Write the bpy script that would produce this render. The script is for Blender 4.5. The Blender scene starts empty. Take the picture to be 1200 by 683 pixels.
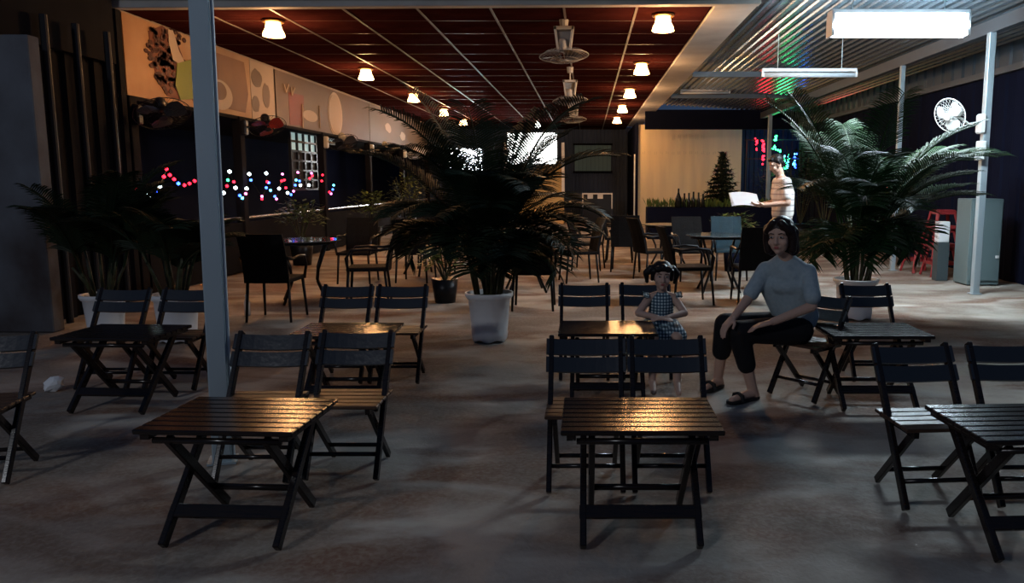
import bpy, bmesh, math, random
from mathutils import Vector, Matrix, Euler
random.seed(7)
R = math.radians
C = bpy.context.scene.collection
SC = bpy.context.scene

# ---------------------------------------------------------------- camera, world, light, exposure
EYE, FPX, PITCH, CX, CY = 1.4, 930.0, R(7.8), 688.0, 341.5
cd = bpy.data.cameras.new('camera'); cam = bpy.data.objects.new('camera', cd); C.objects.link(cam)
cam.location = (0, 0, EYE); cam.rotation_euler = (R(90) - PITCH, 0, 0)
cd.sensor_width = 36; cd.lens = FPX / 1200 * 36; cd.shift_x = (600 - CX) / 1200
cd.clip_end = 200
SC.camera = cam
w = bpy.data.worlds.new('night'); SC.world = w; w.use_nodes = True
w.node_tree.nodes['Background'].inputs[0].default_value = (.16, .28, .56, 1)
w.node_tree.nodes['Background'].inputs[1].default_value = .085
SC.view_settings.view_transform = 'Standard'; SC.view_settings.look = 'None'
SC.view_settings.exposure = 0.7; SC.view_settings.gamma = 1; SC.view_settings.use_curve_mapping = False

def lamp(name, kind, loc, energy, color, size=.1, rot=None, size_y=None):
    d = bpy.data.lights.new(name, kind); d.energy = energy; d.color = color
    if kind == 'AREA':
        d.size = size
        if size_y: d.shape = 'RECTANGLE'; d.size_y = size_y
    else: d.shadow_soft_size = size
    o = bpy.data.objects.new(name, d); C.objects.link(o); o.location = loc
    if rot: o.rotation_euler = rot
    return o
STREET_W, WARM_W, TUBE_W = 270, 40, 44
lamp('street_lamp_light', 'POINT', (-5.2, -3.0, 4.6), STREET_W, (.90, .93, 1.0), .25)

# ---------------------------------------------------------------- helpers
def setin(n, k, v):
    if k in n.inputs: n.inputs[k].default_value = v
MATS = {}
def mat(name, col, rough=.6, metal=0, emit=None, es=0, noise=None, bump=None, alpha=1, trans=0, spec=.22, coat=0):
    """noise = (scale, colour2, (sx,sy,sz)); bump = (scale, strength)"""
    m = bpy.data.materials.new(name); m.use_nodes = True
    nt = m.node_tree; b = nt.nodes['Principled BSDF']
    b.inputs['Base Color'].default_value = (*col, 1); b.inputs['Roughness'].default_value = rough
    b.inputs['Metallic'].default_value = metal
    setin(b, 'Specular IOR Level', spec); setin(b, 'Coat Weight', coat); setin(b, 'Coat Roughness', .15)
    setin(b, 'Transmission Weight', trans); b.inputs['Alpha'].default_value = alpha
    if emit: setin(b, 'Emission Color', (*emit, 1)); setin(b, 'Emission Strength', es)
    if noise or bump:
        tc = nt.nodes.new('ShaderNodeTexCoord'); mp = nt.nodes.new('ShaderNodeMapping')
        nt.links.new(tc.outputs['Object'], mp.inputs[0])
        if noise and len(noise) > 2: mp.inputs['Scale'].default_value = noise[2]
    if noise:
        nz = nt.nodes.new('ShaderNodeTexNoise'); nz.inputs['Scale'].default_value = noise[0]; nz.inputs['Detail'].default_value = 5
        nt.links.new(mp.outputs[0], nz.inputs[0])
        rp = nt.nodes.new('ShaderNodeValToRGB'); rp.color_ramp.elements[0].color = (*col, 1); rp.color_ramp.elements[1].color = (*noise[1], 1)
        rp.color_ramp.elements[0].position = .35; rp.color_ramp.elements[1].position = .68
        nt.links.new(nz.outputs[0], rp.inputs[0]); nt.links.new(rp.outputs[0], b.inputs['Base Color'])
    if bump:
        n2 = nt.nodes.new('ShaderNodeTexNoise'); n2.inputs['Scale'].default_value = bump[0]
        nt.links.new(mp.outputs[0], n2.inputs[0])
        bp = nt.nodes.new('ShaderNodeBump'); bp.inputs['Strength'].default_value = bump[1]; bp.inputs['Distance'].default_value = .01
        nt.links.new(n2.outputs[0], bp.inputs['Height']); nt.links.new(bp.outputs[0], b.inputs['Normal'])
    MATS[name] = m
    return m

def box(bm, c, s, rot=None, bevel=0):
    r = bmesh.ops.create_cube(bm, size=1); v = r['verts']
    M = Matrix.Translation(c) @ (rot.to_4x4() if rot else Matrix()) @ Matrix.Diagonal((*s, 1))
    bmesh.ops.transform(bm, matrix=M, verts=v)
    if bevel:
        es = list({e for x in v for e in x.link_edges})
        bmesh.ops.bevel(bm, geom=es, offset=bevel, segments=1, affect='EDGES')
def frame_of(d, up=Vector((0, 0, 1))):
    d = d.normalized()
    if abs(d.dot(up)) > .98: up = Vector((1, 0, 0))
    x = d.cross(up).normalized(); y = x.cross(d).normalized()
    return Matrix((x, y, d)).transposed()       # columns x, y(up-ish), d
def bar(bm, p0, p1, w, t, bevel=0, up=Vector((0, 0, 1))):
    p0, p1 = Vector(p0), Vector(p1); d = p1 - p0
    box(bm, (p0 + p1) / 2, (w, t, d.length), frame_of(d, up), bevel)
def cyl(bm, p0, p1, r0, r1=None, n=10, caps=True):
    p0, p1 = Vector(p0), Vector(p1); d = p1 - p0
    if r1 is None: r1 = r0
    M = Matrix.Translation((p0 + p1) / 2) @ frame_of(d).to_4x4()
    bmesh.ops.create_cone(bm, cap_ends=caps, segments=n, radius1=r0, radius2=r1, depth=d.length, matrix=M)
def tube(bm, pts, r, n=6):
    pts = [Vector(p) for p in pts]; rings = []
    for i, p in enumerate(pts):
        d = (pts[min(i+1, len(pts)-1)] - pts[max(i-1, 0)])
        F = frame_of(d); rr = r[i] if isinstance(r, (list, tuple)) else r
        rings.append([bm.verts.new(p + F @ Vector((math.cos(a)*rr, math.sin(a)*rr, 0))) for a in [2*math.pi*k/n for k in range(n)]])
    for a, b in zip(rings, rings[1:]):
        best = min(range(n), key=lambda s: (a[0].co - b[s].co).length)
        for k in range(n):
            try: bm.faces.new((a[k], a[(k+1) % n], b[(k+1+best) % n], b[(k+best) % n]))
            except ValueError: pass
    try: bm.faces.new(rings[0]); bm.faces.new(rings[-1])
    except ValueError: pass
def lathe(bm, prof, n=24, c=(0, 0, 0), closed=False):
    c = Vector(c); rings = []
    for r, z in prof:
        rings.append([bm.verts.new(c + Vector((r*math.cos(2*math.pi*k/n), r*math.sin(2*math.pi*k/n), z))) for k in range(n)])
    for a, b in zip(rings, rings[1:]):
        for k in range(n): bm.faces.new((a[k], a[(k+1) % n], b[(k+1) % n], b[k]))
    if closed: bm.faces.new(rings[0]); bm.faces.new(rings[-1])
def ball(bm, c, r, n=2, rot=None):
    if not isinstance(r, (tuple, list)): r = (r, r, r)
    M = Matrix.Translation(c) @ (rot.to_4x4() if rot else Matrix()) @ Matrix.Diagonal((*r, 1))
    bmesh.ops.create_icosphere(bm, subdivisions=n, radius=1, matrix=M)
def prism_y(bm, pts, y0, y1):
    a = [bm.verts.new((x, y0, z)) for x, z in pts]; b = [bm.verts.new((x, y1, z)) for x, z in pts]
    n = len(pts)
    for k in range(n): bm.faces.new((a[k], a[(k+1) % n], b[(k+1) % n], b[k]))
    bm.faces.new(a); bm.faces.new(b)
def obj(name, bm, m, parent=None, smooth=False, loc=None, rotz=None):
    bmesh.ops.recalc_face_normals(bm, faces=bm.faces)
    me = bpy.data.meshes.new(name); bm.to_mesh(me); bm.free()
    if smooth:
        for p in me.polygons: p.use_smooth = True
    me.materials.append(m)
    o = bpy.data.objects.new(name, me); C.objects.link(o)
    if parent: o.parent = parent
    if loc: o.location = loc
    if rotz: o.rotation_euler.z = rotz
    return o
def B(): return bmesh.new()
def thing(name, label, cat, loc=(0, 0, 0), rotz=0, group=None):
    o = bpy.data.objects.new(name, None); C.objects.link(o); o.empty_display_size = .1
    o.location = loc; o.rotation_euler = (0, 0, rotz); tag(o, label, cat, group)
    return o
def tag(o, label, cat, group=None):
    o['label'] = label; o['category'] = cat
    if group: o['group'] = group
    return o
def struct(name, bm, m, parent=None, smooth=False):
    o = obj(name, bm, m, parent, smooth)
    if not parent: o['kind'] = 'structure'
    return o
def dup(root, loc, rotz, label, group=None):
    r = root.copy(); C.objects.link(r); r.location = loc; r.rotation_euler = (0, 0, rotz); r['label'] = label
    if group: r['group'] = group
    for ch in list(root.children):
        c = ch.copy(); C.objects.link(c); c.parent = r
        for g in ch.children:
            d = g.copy(); C.objects.link(d); d.parent = c
    return r
def on_left(px, py, x):
    """point on the hall's left side plane seen at photo pixel (px,py)"""
    cp, sp = math.cos(PITCH), math.sin(PITCH)
    u, v = (px - CX) / FPX, -(py - CY) / FPX
    d = Vector((u, cp + v*sp, v*cp - sp)); t = x / d.x
    return Vector((x, t*d.y, EYE + t*d.z))

# ---------------------------------------------------------------- materials
wood = mat('dark_lacquered_wood', (.008, .007, .008), .20, noise=(9, (.016, .010, .008), (1, 9, 9)), bump=(60, .04), spec=.32)
woodseat = mat('worn_brown_wood', (.045, .026, .018), .4, noise=(9, (.075, .04, .024), (1, 9, 9)), bump=(60, .12))
ironw = mat('galvanised_steel', (.42, .50, .54), .45, .45, noise=(3, (.35, .43, .47), (1, 1, .3)))
greyp = mat('grey_painted_beam', (.56, .54, .51), .7, noise=(3, (.46, .44, .42), (1, 1, 1)))
rattan = mat('black_woven_rattan', (.008, .008, .009), .6, bump=(120, .4), noise=(90, (.014, .013, .013), (1, 1, 1)), spec=.04)
blackm = mat('black_metal', (.012, .012, .014), .35, .3)
bluegrey = mat('blue_grey_mesh', (.024, .048, .064), .6, bump=(120, .4), spec=.08)
glass = mat('dark_glass_top', (.05, .07, .08), .08, spec=.7)
whitep = mat('white_plastic', (.74, .75, .76), .35)
offw = mat('white_enamel', (.70, .72, .70), .3)
soil = mat('dark_soil', (.03, .02, .015), .9)
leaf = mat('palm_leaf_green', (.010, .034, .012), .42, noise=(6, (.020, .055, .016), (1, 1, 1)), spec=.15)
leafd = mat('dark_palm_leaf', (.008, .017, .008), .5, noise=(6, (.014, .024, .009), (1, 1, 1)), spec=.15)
leafy = mat('yellow_green_leaf', (.11, .15, .035), .4, noise=(8, (.06, .11, .03), (1, 1, 1)))
stem = mat('palm_stem', (.06, .07, .03), .5, noise=(14, (.035, .03, .02), (1, 1, 1)))
redp = mat('red_plastic', (.24, .022, .024), .45, spec=.3)
cabm = mat('grey_green_sheet_metal', (.13, .185, .195), .5, .1)
darkwall = mat('dark_weathered_sheet', (.006, .006, .009), .9, noise=(2, (.010, .010, .013), (1, 1, .2)), spec=.08)
navy = mat('dark_navy_tarpaulin', (.006, .008, .020), .95, noise=(1.5, (.008, .010, .024), (1, 1, .3)), spec=.05)
skin = mat('skin', (.56, .35, .26), .5); skin2 = mat('skin_child', (.54, .35, .27), .5)
hairm = mat('dark_brown_hair', (.020, .011, .010), .42, bump=(80, .3)); hairb = mat('black_hair', (.010, .008, .008), .42, bump=(80, .3))
eyew = mat('eye_white', (.50, .46, .43), .4); eyed = mat('dark_iris', (.015, .01, .008), .2); lipm = mat('lips', (.38, .11, .10), .4)
teem = mat('grey_blue_tee', (.35, .42, .45), .85, bump=(60, .25), noise=(40, (.30, .37, .40), (1, 1, 1)))
blackcloth = mat('black_cloth', (.010, .010, .012), .8)
sand = mat('dark_sandal', (.02, .018, .018), .6)

def floor_material():
    m = bpy.data.materials.new('stained_concrete'); m.use_nodes = True; nt = m.node_tree; b = nt.nodes['Principled BSDF']
    N = lambda t: nt.nodes.new(t); L = nt.links.new
    tc = N('ShaderNodeTexCoord')
    def noise(sc, det, scale=(1, 1, 1), lo=.4, hi=.62):
        mp = N('ShaderNodeMapping'); mp.inputs['Scale'].default_value = scale; L(tc.outputs['Object'], mp.inputs[0])
        n = N('ShaderNodeTexNoise'); n.inputs['Scale'].default_value = sc; n.inputs['Detail'].default_value = det; n.inputs['Distortion'].default_value = .6
        L(mp.outputs[0], n.inputs[0])
        r = N('ShaderNodeMapRange'); r.inputs[1].default_value = lo; r.inputs[2].default_value = hi; L(n.outputs[0], r.inputs[0])
        return r.outputs[0], n.outputs[0]
    def mix(fac, a, c):
        x = N('ShaderNodeMix'); x.data_type = 'RGBA'
        L(fac, x.inputs[0])
        if isinstance(a, tuple): x.inputs[6].default_value = (*a, 1)
        else: L(a, x.inputs[6])
        x.inputs[7].default_value = (*c, 1); return x.outputs[2]
    f1, _ = noise(.9, 6, (1, 1.5, 1)); f2, _ = noise(1.15, 6, (.7, 1.6, 1), .47, .60); f3, _ = noise(5, 8, (1, 1, 1), .42, .7); f4, n4 = noise(40, 6, (1, 1, 1), .4, .75)
    f5, _ = noise(.55, 5, (1, 1.6, 1), .48, .60)
    c = mix(f1, (.27, .24, .205), (.43, .39, .34)); c = mix(f2, c, (.16, .088, .060)); c = mix(f5, c, (.155, .115, .09))
    c2 = mix(f3, c, (.22, .20, .18)); x = N('ShaderNodeMix'); x.data_type = 'RGBA'; x.inputs[0].default_value = .55; L(c, x.inputs[6]); L(c2, x.inputs[7])
    c3 = mix(f4, x.outputs[2], (.40, .37, .32)); x = N('ShaderNodeMix'); x.data_type = 'RGBA'; x.inputs[0].default_value = .35; L(c, x.inputs[6]); L(c3, x.inputs[7])
    L(x.outputs[2], b.inputs['Base Color'])
    rr = N('ShaderNodeMapRange'); setin(b, 'Specular IOR Level', .22); rr.inputs[3].default_value = .72; rr.inputs[4].default_value = .95; L(f3, rr.inputs[0]); L(rr.outputs[0], b.inputs['Roughness'])
    bp = N('ShaderNodeBump'); bp.inputs['Strength'].default_value = .35; bp.inputs['Distance'].default_value = .01; L(n4, bp.inputs['Height']); L(bp.outputs[0], b.inputs['Normal'])
    return m
floor_m = floor_material()

# ---------------------------------------------------------------- structure
bm = B()
NX, NY = 44, 64
for i in range(NX+1):
    for j in range(NY+1):
        x, y = -13 + 26*i/NX, -5 + 42*j/NY
        bm.verts.new((x, y, .004*math.sin(x*2.3+y) * math.sin(y*1.7) - .004))
bm.verts.ensure_lookup_table()
for i in range(NX):
    for j in range(NY):
        a = i*(NY+1)+j; bm.faces.new([bm.verts[k] for k in (a, a+NY+1, a+NY+2, a+1)])
struct('floor', bm, floor_m, smooth=True)

# hall ceiling: backing + glossy red-brown panels + pale joint strips
ceil_m = mat('red_brown_ceiling_panel', (.050, .0125, .0115), .45, spec=0.0, noise=(3, (.036, .009, .0085), (1, 1, 1)))
def wave_bump(m, scale, strength, axis='Y'):
    nt = m.node_tree; b = nt.nodes['Principled BSDF']
    tc = nt.nodes.new('ShaderNodeTexCoord'); wv = nt.nodes.new('ShaderNodeTexWave'); wv.bands_direction = axis
    wv.inputs['Scale'].default_value = scale; wv.inputs['Distortion'].default_value = .3
    nt.links.new(tc.outputs['Object'], wv.inputs[0]); bp = nt.nodes.new('ShaderNodeBump'); bp.inputs['Strength'].default_value = strength; bp.inputs['Distance'].default_value = .01
    nt.links.new(wv.outputs[0], bp.inputs['Height']); nt.links.new(bp.outputs[0], b.inputs['Normal'])
wave_bump(ceil_m, 2.2, .25)
dk = mat('ceiling_void', (.01, .008, .008), .9)
strip_m = mat('pale_ceiling_joint', (.20, .16, .145), .55)
strip_d = mat('dark_ceiling_joint', (.10, .055, .05), .4)
CZ = 3.42
bm = B(); box(bm, (-2.03, 20.3, CZ+.06), (7.0, 22, .06)); ceiling = struct('ceiling', bm, dk)
seams = [-5.50, -4.58, -3.72, -2.86, -1.99, -1.13, -.27, .58, 1.45]
rows = [9.5 + .864*k for k in range(26)]
for i in range(8):
    wd = seams[i+1]-seams[i]-.02
    bm = B(); box(bm, (0, 0, 0), (wd, .85, .03)); pm = obj('ceiling_panel', bm, ceil_m, ceiling)
    for j in range(25):
        o = pm if j == 0 else pm.copy()
        if j: C.objects.link(o)
        o.location = ((seams[i]+seams[i+1])/2, rows[j]+.432, CZ+.015 + random.uniform(-.002, .002)); o.rotation_euler.x = R(random.uniform(-.25, .25))
for s in seams[1:-1]:
    bm = B(); box(bm, (s, 20.3, CZ-.002), (.028, 21.6, .012)); obj('joint_strip', bm, strip_m, ceiling)
bm = B()
for y in rows[1:-1]: box(bm, (-2.03, y, CZ+.002), (6.95, .014, .008))
obj('cross_joint', bm, strip_d, ceiling)
# fascia above the hall's front edge, side beam
bm = B(); box(bm, (-1.85, 9.42, 3.575), (7.65, .14, .38), Matrix.Rotation(R(-.35), 3, 'Y'), bevel=.01); struct('trim_1', bm, greyp)
bm = B(); box(bm, (1.715, 16.4, 3.55), (.50, 13.95, .28), bevel=.012); box(bm, (1.715, 26.4, 3.55), (.50, 6.0, .28), bevel=.012); struct('trim_2', bm, greyp)

# annex roof: corrugated sheets, ribs running away from the camera
roof_m = mat('corrugated_zinc_sheet', (.29, .38, .45), .24, .8, noise=(1.2, (.23, .32, .39), (1, .15, 1)))
def zroof(x): return 3.62 - .055*(x-1.97)
roofs = bpy.data.objects.new('ceiling_annex', None); C.objects.link(roofs); roofs['kind'] = 'structure'
for s in range(4):
    x0 = 1.9 + s*1.06; pts = []; n = 8
    for k in range(n):
        xa = x0 + 1.08*k/n; d = 1.08/n
        for f, h in ((0, 0), (.34, 0), (.46, -.030), (.84, -.030), (.96, 0)): pts.append((xa+f*d, zroof(xa+f*d)+h - .003*s))
    pts.append((x0+1.08, zroof(x0+1.08)))
    top = [(x, z+.006) for x, z in reversed(pts)]
    bm = B(); prism_y(bm, pts+top, 4.6, 23.0); obj('roof_sheet', bm, roof_m, roofs)
steel_d = mat('dark_steel_purlin', (.10, .12, .14), .5, .4)
bm = B(); box(bm, (4.98, 13.8, 3.29), (.12, 18.4, .16)); struct('trim_3', bm, steel_d)
for k, y in enumerate((15.5, 19.3)):
    bm = B(); box(bm, (3.5, y, 3.44), (3.0, .06, .10)); struct('trim_%d' % (4+k), bm, steel_d)
bm = B(); box(bm, (5.99, 13.8, 3.0), (.08, 18.4, .09)); struct('trim_6', bm, steel_d)
def corrug_x(bm, x, y0, y1, z0, z1, period, depth, th=.01):   # sheet in a plane x = const, ribs vertical
    n = max(2, int((y1-y0)/period)); pts = []
    for k in range(n):
        y = y0 + (y1-y0)*k/n; d = (y1-y0)/n
        pts += [(y, 0), (y+.4*d, 0), (y+.5*d, depth), (y+.9*d, depth)]
    pts.append((y1, 0)); pts2 = [(y, v+th) for y, v in reversed(pts)]; P = pts+pts2
    a = [bm.verts.new((x+v, y, z0)) for y, v in P]; b = [bm.verts.new((x+v, y, z1)) for y, v in P]; n = len(P)
    for k in range(n): bm.faces.new((a[k], a[(k+1) % n], b[(k+1) % n], b[k]))
    m = len(pts)
    for k in range(m-1):
        bm.faces.new((a[k], a[k+1], a[n-2-k], a[n-1-k])); bm.faces.new((b[k], b[k+1], b[n-2-k], b[n-1-k]))
def corrug_y(bm, y, x0, x1, z0, z1, period, depth):
    corrug_x(bm, 0, x0, x1, z0, z1, period, depth)
    for v in bm.verts: v.co = Vector((v.co.y, y + v.co.x, v.co.z))
upsheet = mat('upper_wall_sheet', (.045, .07, .095), .35, .4)
bm = B(); corrug_x(bm, 6.02, 6.0, 23.0, 2.98, 3.45, .36, -.03); struct('wall_right_upper', bm, upsheet)
bm = B(); corrug_x(bm, 6.06, 6.0, 23.0, -.02, 2.98, .5, -.02); struct('wall_right', bm, navy)
# valance and dark walls behind the annex
bm = B(); box(bm, (4.1, 23.05, 3.18), (4.9, .08, .55)); struct('trim_7', bm, navy)
beige = mat('beige_plastered_panel', (.84, .70, .42), .8, noise=(1.2, (.70, .58, .37), (3, 1, .35)))
bm = B()
box(bm, (3.29, 26.06, 1.6), (3.4, .1, 3.3)); wb = struct('wall_back_annex', bm, beige)
faint = mat('faded_brush_lettering', (.66, .56, .36), .85)
bm = B()
random.seed(3)
for (za, xs, n, h) in ((2.86, 2.75, 6, .20), (2.35, 1.8, 15, .10)):
    for k in range(n):       # worn strokes, too faint to read
        for q in range(2): box(bm, (xs + k*.19 + q*.06, 26.005, za + random.uniform(-.02, .02)), (.022, .012, h*random.uniform(.6, 1)))
obj('faded_lettering', bm, faint, wb)['kind'] = 'stuff'
bm = B(); corrug_y(bm, 26.2, 5.0, 12.0, 0, 3.4, .3, -.04); struct('wall_back_right', bm, mat('dark_blue_sheet', (.012, .02, .05), .5))
bm = B(); corrug_y(bm, 30.9, -7, 1.7, 0, 3.5, .17, -.05)
wh = struct('wall_back', bm, mat('dark_blue_grey_sheet', (.06, .09, .16), .6, noise=(2, (.038, .06, .11), (1, 1, .2))))
bm = B(); box(bm, (1.60, 28.4, 1.65), (.09, 5.0, 3.3)); struct('wall_hall_right', bm, navy)
bm = B(); box(bm, (1.55, 25.98, 1.16), (.07, .09, 2.3)); struct('trim_8', bm, whitep)
# closed teal shutter in the back wall
teal = mat('dull_teal_shutter', (.14, .28, .36), .5)
sh = bpy.data.objects.new('window_1', None); C.objects.link(sh); sh['kind'] = 'structure'
for k in range(9):
    bm = B(); box(bm, (-.40 + k*.155, 30.76, 2.33), (.145, .05, .98)); obj('shutter_slat', bm, teal, sh)
bm = B(); box(bm, (.22, 30.74, 2.85), (1.5, .08, .07)); box(bm, (.22, 30.74, 1.81), (1.5, .08, .07)); obj('shutter_rail', bm, darkwall, sh)

# left side of the hall: banner band, pillars, rail, night wall
bm = B(); box(bm, (-5.58, 20.3, 2.93), (.12, 21.9, 1.02)); struct('wall_left', bm, mat('upper_wall_plaster', (.30, .24, .20), .8))
bm = B(); box(bm, (-7.6, 21.5, 1.8), (.1, 24, 3.6)); struct('wall_left_outer', bm, navy)
bm = B(); box(bm, (-6.5, 20.3, 2.4), (2.2, 21.9, .05)); struct('trim_9', bm, darkwall)
for k, y in enumerate((9.62, 12.6, 16.5, 20.0, 23.6, 27.3)):
    bm = B(); box(bm, (-5.44, y, 1.21), (.13, .16, 2.42), bevel=.008); struct('pillar_%d' % (k+1), bm, darkwall)
railm = mat('pale_steel_rail', (.5, .5, .5), .25, .7)
bm = B(); cyl(bm, (-5.44, 9.8, .85), (-5.44, 30.5, .85), .022, n=8)
rail = struct('handrail', bm, railm)
bm = B(); box(bm, (-5.44, 20.1, .40), (.06, 20.6, .76)); struct('baseboard_left', bm, darkwall)
# left foreground: stained concrete slab wall, dark sheet wall with posts, dark canopy
slab = mat('stained_cement_render', (.135, .145, .165), .9, noise=(1.4, (.05, .04, .04), (1, 1, .8)), bump=(14, .3))
bm = B(); box(bm, (-7.1, 7.45, 1.36), (4.14, .16, 2.72), bevel=.01); struct('wall_left_front', bm, slab)
bm = B(); corrug_x(bm, -5.42, 7.55, 9.5, 0, 3.8, .24, .04); struct('wall_left_side', bm, darkwall)
bm = B(); box(bm, (-7.6, 8.2, 3.15), (4.6, 2.0, .85)); struct('trim_10', bm, darkwall)
for (x, y, z0, z1) in ((-5.22, 7.9, 0, 3.0), (-5.2, 8.35, 0, 3.0), (-5.15, 8.8, 0, 3.0)):
    bm = B(); cyl(bm, (x, y, z0), (x, y, z1), .035, n=10)
    tag(obj('steel_pipe', bm, mat('dull_dark_pipe', (.02, .02, .024), .5, .3)), {7.9: 'dark upright pipe beside the stained grey wall slab, leftmost of three', 8.35: 'middle one of three dark upright pipes by the dark side wall', 8.8: 'dark upright pipe nearest the coffee banner, rightmost of three'}[y], 'pipe', 'upright pipes by the side wall')

# ---------------------------------------------------------------- banners on the left wall
def quad_on_left(bm, pts, x, th=.006):
    a = [bm.verts.new(on_left(px, py, x)) for px, py in pts]
    b = [bm.verts.new(v.co + Vector((-th, 0, 0))) for v in a]; n = len(a)
    bm.faces.new(a); bm.faces.new(b)
    for k in range(n): bm.faces.new((a[k], a[(k+1) % n], b[(k+1) % n], b[k]))
def yz_plate(bm, x, y0, y1, z0, z1, th=.012): box(bm, (x, (y0+y1)/2, (z0+z1)/2), (th, y1-y0, z1-z0))
def disc_yz(bm, x, y, z, ry, rz, th=.006, n=28, jag=0):
    a = [bm.verts.new((x, y+ry*math.cos(t)*(1+random.uniform(-jag, jag)), z+rz*math.sin(t)*(1+random.uniform(-jag, jag)))) for t in [2*math.pi*k/n for k in range(n)]]
    b = [bm.verts.new(v.co + Vector((-th, 0, 0))) for v in a]
    bm.faces.new(a); bm.faces.new(b)
    for k in range(n): bm.faces.new((a[k], a[(k+1) % n], b[(k+1) % n], b[k]))
vinyl = mat('cream_brown_vinyl_print', (.46, .30, .17), .6, noise=(.8, (.25, .11, .045), (1, .8, 1.0)))
vin_w = mat('pale_vinyl', (.34, .26, .20), .6)
vin_b = mat('brown_vinyl', (.085, .045, .028), .6, noise=(.9, (.125, .085, .06), (1, .5, 1)))
vin_g = mat('beige_grey_vinyl', (.17, .14, .12), .6, noise=(.8, (.13, .105, .09), (1, .5, 1)))
p_cream = mat('print_cream', (.40, .31, .24), .6); p_bean = mat('print_bean_brown', (.05, .015, .009), .6); p_bed = mat('print_dark_bean_bed', (.11, .033, .018), .6)
p_green = mat('print_lime_green', (.15, .19, .025), .6); p_brown = mat('print_brown', (.11, .045, .022), .6); p_red = mat('print_red', (.15, .022, .014), .6)
XB = -5.50
t = thing('banner', 'coffee banner with cups, beans and green leaf, foremost on the left wall', 'banner', (XB, 9.72, 2.43))
def part_at(name, bm, m, t):
    o = obj(name, bm, m, t); o.matrix_parent_inverse = Matrix.Translation(-t.location); return o
bm = B(); yz_plate(bm, XB, 9.72, 13.28, 2.43, 3.40); part_at('sheet', bm, vinyl, t)
bm = B(); quad_on_left(bm, [(174, 36), (190, 30), (204, 40), (214, 66), (216, 96), (210, 118), (196, 112), (184, 94), (178, 66)], XB+.012); part_at('printed_beans', bm, p_bed, t)
bm = B(); random.seed(5)
for k in range(150):
    u = random.random(); px = 176 + 34*u + random.uniform(-7, 7); py = 34 + 74*random.random()
    if py > 40 + 2.4*(px-160) : continue
    c = on_left(px, py, XB+.018); disc_yz(bm, c.x, c.y, c.z, .055, .032, n=7, jag=.15)
part_at('printed_bean', bm, p_bean, t)['kind'] = 'stuff'
bm = B(); quad_on_left(bm, [(197, 34), (203, 36), (210, 60), (217, 74), (222, 86), (212, 76), (203, 70), (198, 50)], XB+.020); part_at('printed_cup_rim', bm, p_cream, t)
bm = B(); quad_on_left(bm, [(208, 74), (224, 70), (230, 92), (226, 116), (212, 117), (206, 100)], XB+.022); part_at('printed_leaf', bm, p_green, t)
bm = B(); quad_on_left(bm, [(226, 52), (286, 73), (291, 110), (288, 132), (226, 118)], XB+.012); part_at('printed_spill', bm, mat('print_gold_brown', (.20, .085, .032), .6, noise=(1.2, (.10, .035, .016), (1, 1, 1))), t)
c = on_left(258, 111, XB+.02); bm = B(); disc_yz(bm, c.x, c.y, c.z, .42, .22); part_at('printed_cup', bm, p_cream, t)
c = on_left(258, 108, XB+.027); bm = B(); disc_yz(bm, c.x, c.y, c.z+.02, .22, .13); part_at('printed_coffee', bm, p_brown, t)
t = thing('banner', 'narrow pale banner with brown figures beside the coffee banner', 'banner', (XB, 13.3, 2.40))
bm = B(); yz_plate(bm, XB, 13.30, 14.28, 2.40, 3.38); part_at('sheet', bm, vin_w, t)
for (a, b_, rx, rz) in ((301, 92, .22, .15), (312, 112, .16, .2), (300, 122, .15, .13)):
    c = on_left(a, b_, XB+.01); bm = B(); disc_yz(bm, c.x, c.y, c.z, rx, rz, n=14, jag=.1); part_at('printed_figure', bm, vin_b, t)
t = thing('banner', 'brown banner with red patch, white cup and large pale oval', 'banner', (XB, 14.35, 2.40))
bm = B(); yz_plate(bm, XB, 14.35, 20.4, 2.40, 3.38); part_at('sheet', bm, vin_b, t)
bm = B(); quad_on_left(bm, [(338, 108), (356, 112), (356, 148), (340, 146)], XB+.01); part_at('printed_patch', bm, p_red, t)
c = on_left(364, 136, XB+.012); bm = B(); disc_yz(bm, c.x, c.y, c.z, .42, .11); part_at('printed_cup', bm, p_cream, t)
c = on_left(393, 134, XB+.012); bm = B(); disc_yz(bm, c.x, c.y, c.z, .50, .47); part_at('printed_oval', bm, p_cream, t)
c = on_left(393, 134, XB+.020); bm = B(); disc_yz(bm, c.x, c.y, c.z, .44, .42); part_at('printed_oval_centre', bm, vin_w, t)
bm = B()
for (a, b_) in (((332, 98), (335, 108)), ((335, 108), (338, 99)), ((341, 102), (342, 112)), ((342, 112), (345, 103)), ((374, 124), (375, 150)), ((354, 122), (355, 150))):
    cyl(bm, on_left(*a, XB+.015), on_left(*b_, XB+.015), .018, n=5)
part_at('white_strokes', bm, p_cream, t)
t = thing('banner', 'long plain beige banner running to the far end of the left wall', 'banner', (XB, 20.45, 2.42))
bm = B(); yz_plate(bm, XB, 20.45, 30.7, 2.42, 3.38); part_at('sheet', bm, vin_g, t)
for (a, b_) in ((455, 150), (472, 160)):
    c = on_left(a, b_, XB+.012); bm = B(); disc_yz(bm, c.x, c.y, c.z, .35, .12, n=14, jag=.2); part_at('printed_smudge', bm, p_cream, t)
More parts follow.
